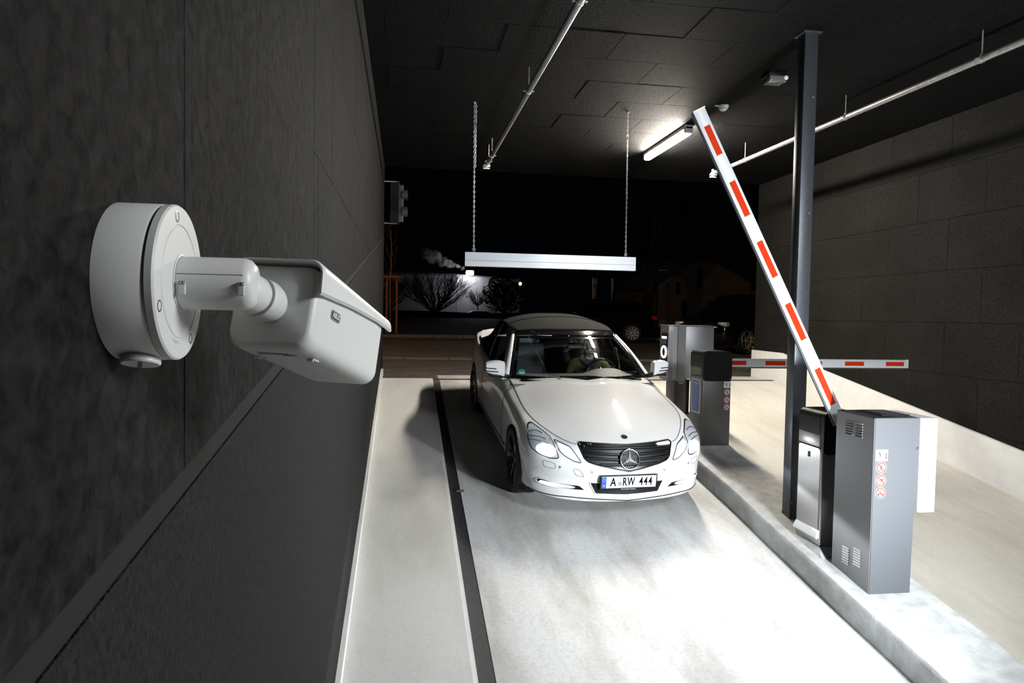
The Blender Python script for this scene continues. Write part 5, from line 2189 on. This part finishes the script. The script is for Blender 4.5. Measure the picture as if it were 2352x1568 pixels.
for i in range(46):
    t = (i / 45) ** .8
    r_ = .12 + .42 * t
    n0 = len(b.bm.verts)
    bmesh.ops.create_icosphere(b.bm, subdivisions=2, radius=r_)
    b.bm.verts.ensure_lookup_table()
    off = Vector((6.75 - 4.4 * t + rg.uniform(-.3, .3), 80.6 + rg.uniform(-.4, .4), 7.95 + 1.75 * t ** 1.1 + rg.uniform(-.22, .22) * (1 + t)))
    for v in b.bm.verts[n0:]:
        v.co = off + v.co * rg.uniform(.85, 1.15)
st_ = b.obj('steam_plume', M['steam'])
tag(st_, 'pale plume of steam drifting up from the hall roof behind the floodlight', 'steam', kind='stuff')


def bare_tree(name, label, loc, h, spread, n0, seed, lean=0.0, trunk_h=0.0, r0=.05, depth=4, m='twig'):
    """a leafless shrub or tree: trunk plus branches that fork again and again"""
    rg = random.Random(seed)
    t = thing(name, label, 'tree' if trunk_h else 'shrub', loc)
    if trunk_h:
        MB().tube([(0, 0, -.1), (lean * .4, 0, trunk_h * .5), (lean, 0, trunk_h)], [r0 * 1.3, r0 * 1.1, r0], 8).obj('trunk', M['bark'], t, smooth=True)
    b = MB()

    def grow(p, d, ln, r, k):
        q = p + d * ln * .5 + Vector((rg.uniform(-1, 1), rg.uniform(-1, 1), 0)) * ln * .06
        e = p + d * ln
        b.tube([p, q, e], [r, r * .8, r * .6], 4, caps=False)
        if k:
            for _ in range(rg.choice((2, 3, 3))):
                nd = (d + Vector((rg.uniform(-1, 1), rg.uniform(-1, 1), rg.uniform(-.25, .75))) * .55).normalized()
                grow(p + d * ln * rg.uniform(.45, 1), nd, ln * rg.uniform(.55, .8), r * .55, k - 1)
    for i in range(n0):
        a = 2 * PI * i / n0 + rg.uniform(-.3, .3)
        s_ = spread * rg.uniform(.3, 1.0)
        d = Vector((math.cos(a) * s_, math.sin(a) * s_ * .6, 1)).normalized()
        grow(Vector((lean, 0, trunk_h * rg.uniform(.75, 1) if trunk_h else 0)), d, h * .42 * rg.uniform(.8, 1.1), r0 * .7, depth)
    o = b.obj('branches', M[m], t)
    o['kind'] = 'stuff'
    return t


def leafy(name, label, cat, loc, size, n, seed, m, leaf=.1, trunk=None):
    rg = random.Random(seed)
    t = thing(name, label, cat, loc)
    b = MB()
    if trunk:
        b.tube([(0, 0, -.3), (0, 0, trunk)], [.16, .10], 8)
    for _ in range(7):
        e = Vector((rg.uniform(-.6, .6) * size[0], rg.uniform(-.5, .5) * size[1], rg.uniform(.3, .9) * size[2]))
        b.tube([(0, 0, 0), e * .5 + Vector((0, 0, .1)), e], [.035, .02, .008], 5)
    b.obj('stems', M['bark'], t)
    b = MB()
    for _ in range(n):
        while True:
            p = Vector((rg.uniform(-1, 1), rg.uniform(-1, 1), rg.uniform(-1, 1)))
            if p.length < 1:
                break
        p *= 1 - .12 * math.sin(p.x * 9) * math.sin(p.z * 8)
        c = Vector((p.x * size[0], p.y * size[1], size[2] * .5 + p.z * size[2] * .5))
        u = Vector((rg.uniform(-1, 1), rg.uniform(-1, 1), rg.uniform(-1, 1))).normalized()
        w = u.orthogonal().normalized()
        k = leaf * rg.uniform(.6, 1.3)
        b.poly([c - u * k, c + w * k * .5, c + u * k, c - w * k * .5])
    o = b.obj('foliage', M[m], t, fix=False)
    o['kind'] = 'stuff'
    return t


bare_tree('bare_shrub', 'wide fan-shaped bare shrub in front of the pale hall', (3.0, 70, 2.9), 6.0, 1.7, 46, 4, depth=4, r0=.075)
bare_tree('bare_shrub', 'bare shrub cut off by the left wall beside the red stakes', (-1.7, 66, 2.9), 4.2, 1.3, 26, 8, depth=4, r0=.07)
bare_tree('round_tree', 'small round bare tree standing before the lit hall gable', (8.05, 77, 3.05), 2.2, 1.9, 26, 12, trunk_h=.9, r0=.05, depth=3)
leafy('ivy_tree', 'dark ivy covered tree right of the lit hall gable', 'tree', (9.35, 66, 2.9), (1.95, 1.4, 3.9), 3800, 31, 'leaf', .13, trunk=2.5)
leafy('ivy_tree', 'thin ivy covered trunk nearer the hall in the dark middle distance', 'tree', (11.35, 52, 2.6), (.28, .28, 2.4), 420, 32, 'bush_leaf', .09, trunk=2.2)
leafy('ivy_tree', 'thin ivy covered trunk nearer the white flags in the dark middle distance', 'tree', (12.75, 52, 2.6), (.30, .30, 2.4), 420, 33, 'bush_leaf', .09, trunk=2.2)
bare_tree('bare_tree', 'tall dark bare tree behind the parked estate car', (12.0, 34, 2.1), 5.2, .8, 7, 17, lean=.5, trunk_h=3.2, r0=.26, depth=4)
leafy('jamb_bush', 'yellowed bush growing beside the right wall end', 'bush', (8.05, 14.6, 1.75), (.42, .40, 1.05), 620, 41, 'bush_leaf', .045)

# sapling held by two red-brown stakes
sap = thing('staked_sapling', 'thin bare sapling tied between two red stakes on the verge', 'tree', (-.50, 26, 2.12))
MB().tube([(0, 0, 0), (-.03, 0, 1.6), (.02, 0, 3.0), (-.04, 0, 4.1)], [.035, .03, .02, .008], 6).obj('stem', M['stake'], sap, smooth=True)
b = MB()
rg = random.Random(6)
for i in range(9):
    z = 2.1 + 1.8 * i / 9 + rg.uniform(-.1, .1)
    s_ = rg.choice((-1, 1)) * rg.uniform(.5, 1.2)
    b.tube([(0, 0, z), (s_ * .16, rg.uniform(-.1, .1), z + rg.uniform(.15, .3)), (s_ * .30, rg.uniform(-.2, .2), z + rg.uniform(.4, .9))], [.008, .005, .002], 4)
b.obj('twigs', M['stake'], sap)['kind'] = 'stuff'
for x in (-.14, .22):
    MB().tube([(x, .08, -.1), (x, .08, 2.02)], .045, 10).obj('stake', M['stake'], sap, smooth=40)
MB().tube([(-.32, .0, 2.06), (.36, .0, 2.06)], .050, 10).obj('cross_bar', M['stake'], sap, smooth=40)

# flags, lamp, house, shed
for (x0, x1, zt_, zb_, lab) in ((10.97, 11.22, 5.10, 3.60, 'tall white feather flag standing beyond the parked estate car'), (12.14, 12.27, 5.10, 4.35, 'narrow white feather flag right of the taller one')):
    f = thing('feather_flag', lab, 'flag', (x0, 40, 2.4))
    MB().tube([(0, 0, 0), (0, 0, zt_ - 2.4 + .05)], .02, 6).obj('flag_pole', M['zinc'], f)
    b = MB()
    b.grid([[((x1 - x0) * u * (1 - .25 * (1 - v)), .03 * math.sin(6 * u + 5 * v), (zb_ + (zt_ - zb_) * v) - 2.4) for v in [k / 8 for k in range(9)]] for u in [k / 4 for k in range(5)]])
    fc = b.obj('flag_cloth', M['flag'], f, smooth=True, fix=False)
    MB().box(((x1 - x0) * .45, -.045, (zt_ * .72 + zb_ * .28) - 2.4), ((x1 - x0) * .45, .01, .22)).obj('flag_print', M['flag_mark'], fc)
sl = thing('street_lamp', 'distant street lamp with an orange globe right of the ivy covered tree', 'lamp', (9.95, 60, 2.6))
MB().tube([(0, 0, 0), (0, 0, 2.85)], .05, 8).obj('lamp_post', M['hall_dark'], sl)
MB().lathe([(0, 2.85), (.10, 2.89), (.14, 3.0), (.10, 3.11), (0, 3.15)], 14).obj('globe', M['orange_globe'], sl, smooth=True)
house = thing('gabled_house', 'barely lit gabled house with arched windows behind the parked cars', 'house', (14.3, 38, 2.2))
b = MB()
b.prism([(0, 0, 0), (5.6, 0, 0), (5.6, 0, 2.85), (2.6, 0, 4.30), (0, 0, 2.6)], (0, 8, 0))
b.obj('gable_wall', M['house_wall'], house)
for (xa, za, xb_, zb_) in ((2.6, 4.42, -.35, 2.45), (2.6, 4.42, 5.95, 2.72)):
    b = MB()
    b.prism([(xa, -.25, za - .12), (xb_, -.25, zb_ - .12), (xb_, -.25, zb_), (xa, -.25, za)], (0, 8.4, 0))
    b.obj('roof', M['roof_tile'], house)
for (x, z, w, h) in ((2.25, 2.45, .34, .95), (1.35, .75, .34, .80), (2.95, .75, .34, .80), (1.0, 2.0, .26, .6)):
    q = [(x, z), (x + w, z), (x + w, z + h)] + [(x + w / 2 + w / 2 * math.cos(PI * k / 8), z + h + w / 2 * math.sin(PI * k / 8)) for k in range(9)] + [(x, z + h)]
    wf = MB().prism([(p[0], -.01, p[1]) for p in q], (0, -.05, 0)).obj('window', M['roof_tile'], house)
    MB().prism([(x + w * .15 + (p[0] - x) * .7, -.065, z + h * .08 + (p[1] - z) * .84) for p in q], (0, -.01, 0)).obj('pane', M['dark_glass'], wf)
MB().box((6.4, 2, 1.1), (1.5, 4, 2.4)).obj('annexe', M['house_wall'], house)
shed = thing('small_shed', 'small pale shed with a dark roof behind the estate car', 'shed', (11.8, 42.2, 2.3))
MB().box((.42, .6, .75), (.85, 1.2, 1.5)).obj('shed_wall', M['hall_wall'], shed)
MB().box((.42, .5, 1.56), (1.1, 1.5, .10)).obj('shed_roof', M['roof_tile'], shed)
ca = thing('canopy_edge', 'pale canopy edge with a small wall lamp right of the height bar', 'canopy', (13.45, 36.5, 5.45))
MB().box((.2, 0, 0), (.85, .5, .06)).obj('canopy_board', M['hall_wall'], ca)
MB().box((.05, .2, -.45), (.10, .10, .42), bevel=.02).obj('wall_lamp', M['flag'], ca)
MB().tube([(.3, .3, 0), (.3, .3, -3.3)], .05, 8).obj('canopy_post', M['roof_tile'], ca)


def parked_car(label, loc, rz, L, W, H, kind, paint, rim_m, spokes, lamp_m):
    """a whole car: lower body, cabin with glazing, wheels, lamps; nose towards -x"""
    r = thing('parked_car', label, 'car', loc, rz)
    hw = W / 2
    # stations along x: (x, half width, z low, z belt)
    if kind == 'estate':
        sts = [(0, .62, .32, .55), (.10, .78, .22, .66), (.5, .88, .18, .74), (1.2, .90, .18, .88), (2.4, .91, .18, .93), (3.8, .90, .18, .97), (4.5, .84, .24, .98), (4.68, .74, .34, .90)]
        cab = [(1.25, .74, .90, .92), (1.95, .64, .95, 1.38), (2.7, .62, .95, 1.46), (3.7, .60, .97, 1.42), (4.35, .58, .98, 1.24), (4.58, .66, .98, 1.0)]
        wx_ = (.88, 3.72)
    else:
        sts = [(0, .62, .34, .70), (.10, .80, .26, .86), (.5, .90, .22, .96), (1.2, .92, .22, 1.04), (2.4, .93, .22, 1.08), (3.6, .92, .22, 1.12), (4.35, .86, .28, 1.12), (4.52, .76, .38, 1.0)]
        cab = [(1.15, .76, 1.04, 1.06), (1.85, .67, 1.08, 1.58), (2.6, .65, 1.08, 1.66), (3.6, .63, 1.1, 1.62), (4.2, .62, 1.12, 1.45), (4.42, .68, 1.1, 1.14)]
        wx_ = (.86, 3.62)
    k = hw / .92
    b = MB()
    P = []
    for (x, w, z0, z1) in sts:
        zm = z0 + (z1 - z0) * .55
        P.append([(x, -w * k * .86, z0), (x, -w * k * .98, z0 + .10), (x, -w * k, zm), (x, -w * k * .96, z1 - .05), (x, -w * k * .84, z1), (x, 0, z1 + .04), (x, w * k * .84, z1), (x, w * k * .96, z1 - .05), (x, w * k, zm), (x, w * k * .98, z0 + .10), (x, w * k * .86, z0), (x, -w * k * .86, z0)])
    Q = catmull(np.array(P), 5)
    b.grid([[tuple(p) for p in q] for q in Q])
    b.poly([tuple(p) for p in Q[0][:-1]])
    b.poly([tuple(p) for p in Q[-1][:-1]])
    b.obj('body', paint, r, smooth=40)
    b = MB()
    P = []
    for (x, w, z0, z1) in cab:
        P.append([(x, -.80 * k, z0 - .03), (x, -(w + .04) * k, z0 + (z1 - z0) * .75), (x, -w * k * .9, z1 - .01), (x, 0, z1 + .02), (x, w * k * .9, z1 - .01), (x, (w + .04) * k, z0 + (z1 - z0) * .75), (x, .80 * k, z0 - .03)])
    Q = catmull(np.array(P), 5)
    b.grid([[tuple(p) for p in q] for q in Q])
    b.obj('cabin', paint, r, smooth=40)
    # side glazing as panes standing a hair proud of the cabin
    zb_ = cab[2][2] + .05
    for sg in (-1, 1):
        for (xa, xb_) in ((1.75, 2.55), (2.62, 3.42), (3.50, 4.15)):
            G = []
            for i in range(5):
                x = xa + (xb_ - xa) * i / 4
                q = min(Q, key=lambda r_: abs(r_[0][0] - x))
                lo, hi = Vector(q[0]), Vector(q[1])
                if sg > 0:
                    lo.y, hi.y = -lo.y, -hi.y
                lo.x = hi.x = x
                G.append([lo.lerp(hi, v) + Vector((0, sg * .012, .008)) for v in (.22, .6, .98)])
            MB().grid(G).obj('side_window', M['dark_glass'], r, fix=False)
        MB().box((1.72, sg * (.90 * k + .09), cab[0][2] + .07), (.14, .18, .12), bevel=.04).obj('wing_mirror', paint, r, smooth=40)
        for xh in (2.5, 3.35):
            MB().box((xh, sg * (.905 * k), sts[3][3] - .12), (.18, .03, .03), bevel=.01).obj('door_handle', M['chrome'], r)
        MB().box((L - .22, sg * .70 * k, sts[5][3] - .13), (.34, .26, .15), bevel=.04).obj('tail_lamp', M['red_lens'], r, smooth=40)
        MB().box((.20, sg * .66 * k, sts[1][3] - .08), (.34, .30, .13), bevel=.04).obj('headlamp', lamp_m, r, smooth=40)
    MB().box((.02, 0, sts[0][3] - .08), (.10, .95, .16), bevel=.02).obj('grille', M['chrome'] if kind == 'suv' else M['grille_black'], r)
    rw = .325 if kind == 'estate' else .36
    w0 = None
    for x in wx_:
        for sg in (-1, 1):
            if w0 is None:
                b = MB()
                b.lathe([(rw * .72, .09), (rw * .88, .115), (rw * .98, .10), (rw, .06), (rw, -.08), (rw * .9, -.11), (rw * .72, -.10)], 32, axis='y')
                for f in [f for f in b.bm.faces if len(f.verts) > 4]:
                    b.bm.faces.remove(f)
                w0 = b.obj('wheel', M['tyre'], r, smooth=50)
                MB().lathe([(rw * .66, .02), (rw * .72, .10), (rw * .70, .112), (rw * .64, .10), (rw * .62, .02)], 32, axis='y', close=True).obj('rim', rim_m, w0, smooth=50)
                MB().lathe([(0, .0), (rw * .64, .0), (rw * .64, -.02), (0, -.02)], 28, axis='y').obj('brake_disc', M['black'], w0)
                MB().lathe([(0, .105), (rw * .15, .10), (rw * .18, .05)], 16, axis='y').obj('hub_cap', rim_m, w0, smooth=True)
                for j in range(spokes):
                    a = 2 * PI * j / spokes
                    d = Vector((math.cos(a), 0, math.sin(a)))
                    s_ = Vector((-math.sin(a), 0, math.cos(a)))
                    w1, w2 = (.034, .040) if spokes > 6 else (.030, .034)
                    b = MB()
                    b.prism([d * rw * .12 - s_ * w1 * .6 + Vector((0, .075, 0)), d * rw * .66 - s_ * w2 + Vector((0, .085, 0)), d * rw * .66 + s_ * w2 + Vector((0, .085, 0)), d * rw * .12 + s_ * w1 * .6 + Vector((0, .075, 0))], (0, .015, 0))
                    b.obj('rim_spoke', rim_m, w0)
                w_ = w0
            else:
                w_ = copy_tree(w0, r)
            w_.location = (x, sg * (hw - .10), rw)
            w_.rotation_euler = (0, .2, 0 if sg > 0 else PI)
    return r


parked_car('black parked estate car with silver ten-spoke wheels seen over the soft top', (3.78, 23.2, go(22.5)), 0, 4.68, 1.84, 1.46, 'estate', M['dark_paint'], M['silver_rim'], 10, M['reflector'])
parked_car('black parked off-road car with bronze five-spoke wheels beyond the ticket machine', (8.00, 18.1, go(19)), R(33), 4.52, 1.88, 1.68, 'suv', M['dark_paint'], M['bronze_rim'], 5, M['reflector'])
parked_car('pale parked car half hidden by the dark bank before the hall', (5.0, 74, 1.78), R(8), 4.68, 1.84, 1.46, 'estate', M['pale_paint'], M['silver_rim'], 10, M['reflector'])
b = MB()
P = []
for i in range(40):
    x = -60 + i * 3.2
    P.append([(x, 60, 2.0), (x, 62, 3.02 + .10 * math.sin(x * .8)), (x, 64, 3.05 + .08 * math.sin(x * .5 + 1)), (x, 67, 2.6)])
b.grid(P)
struct(b.obj('earth_bank', M['turf'], smooth=True, fix=False), 'low dark bank in front of the pale hall', 'bank')

# dry leaf lying on the channel
lf = thing('dry_leaf', 'curled dry leaf lying on the black channel beside the kerb edging', 'leaf', (.565, 6.85, S * 6.85 + .004))
b = MB()
P = []
for i in range(7):
    u = i / 6
    w = .030 * math.sin(PI * u) ** .7 * (1 + .25 * math.sin(9 * u))
    P.append([(-.04 + .08 * u, -w, .006 + .020 * abs(u - .5)), (-.04 + .08 * u, 0, .004), (-.04 + .08 * u, w, .012 + .014 * u)])
b.grid(P)
b.obj('blade', M['leaf_dry'], lf, solid=.001)
MB().tube([(.04, 0, .005), (.06, .006, .012)], .0012, 5).obj('leaf_stalk', M['leaf_dry'], lf)
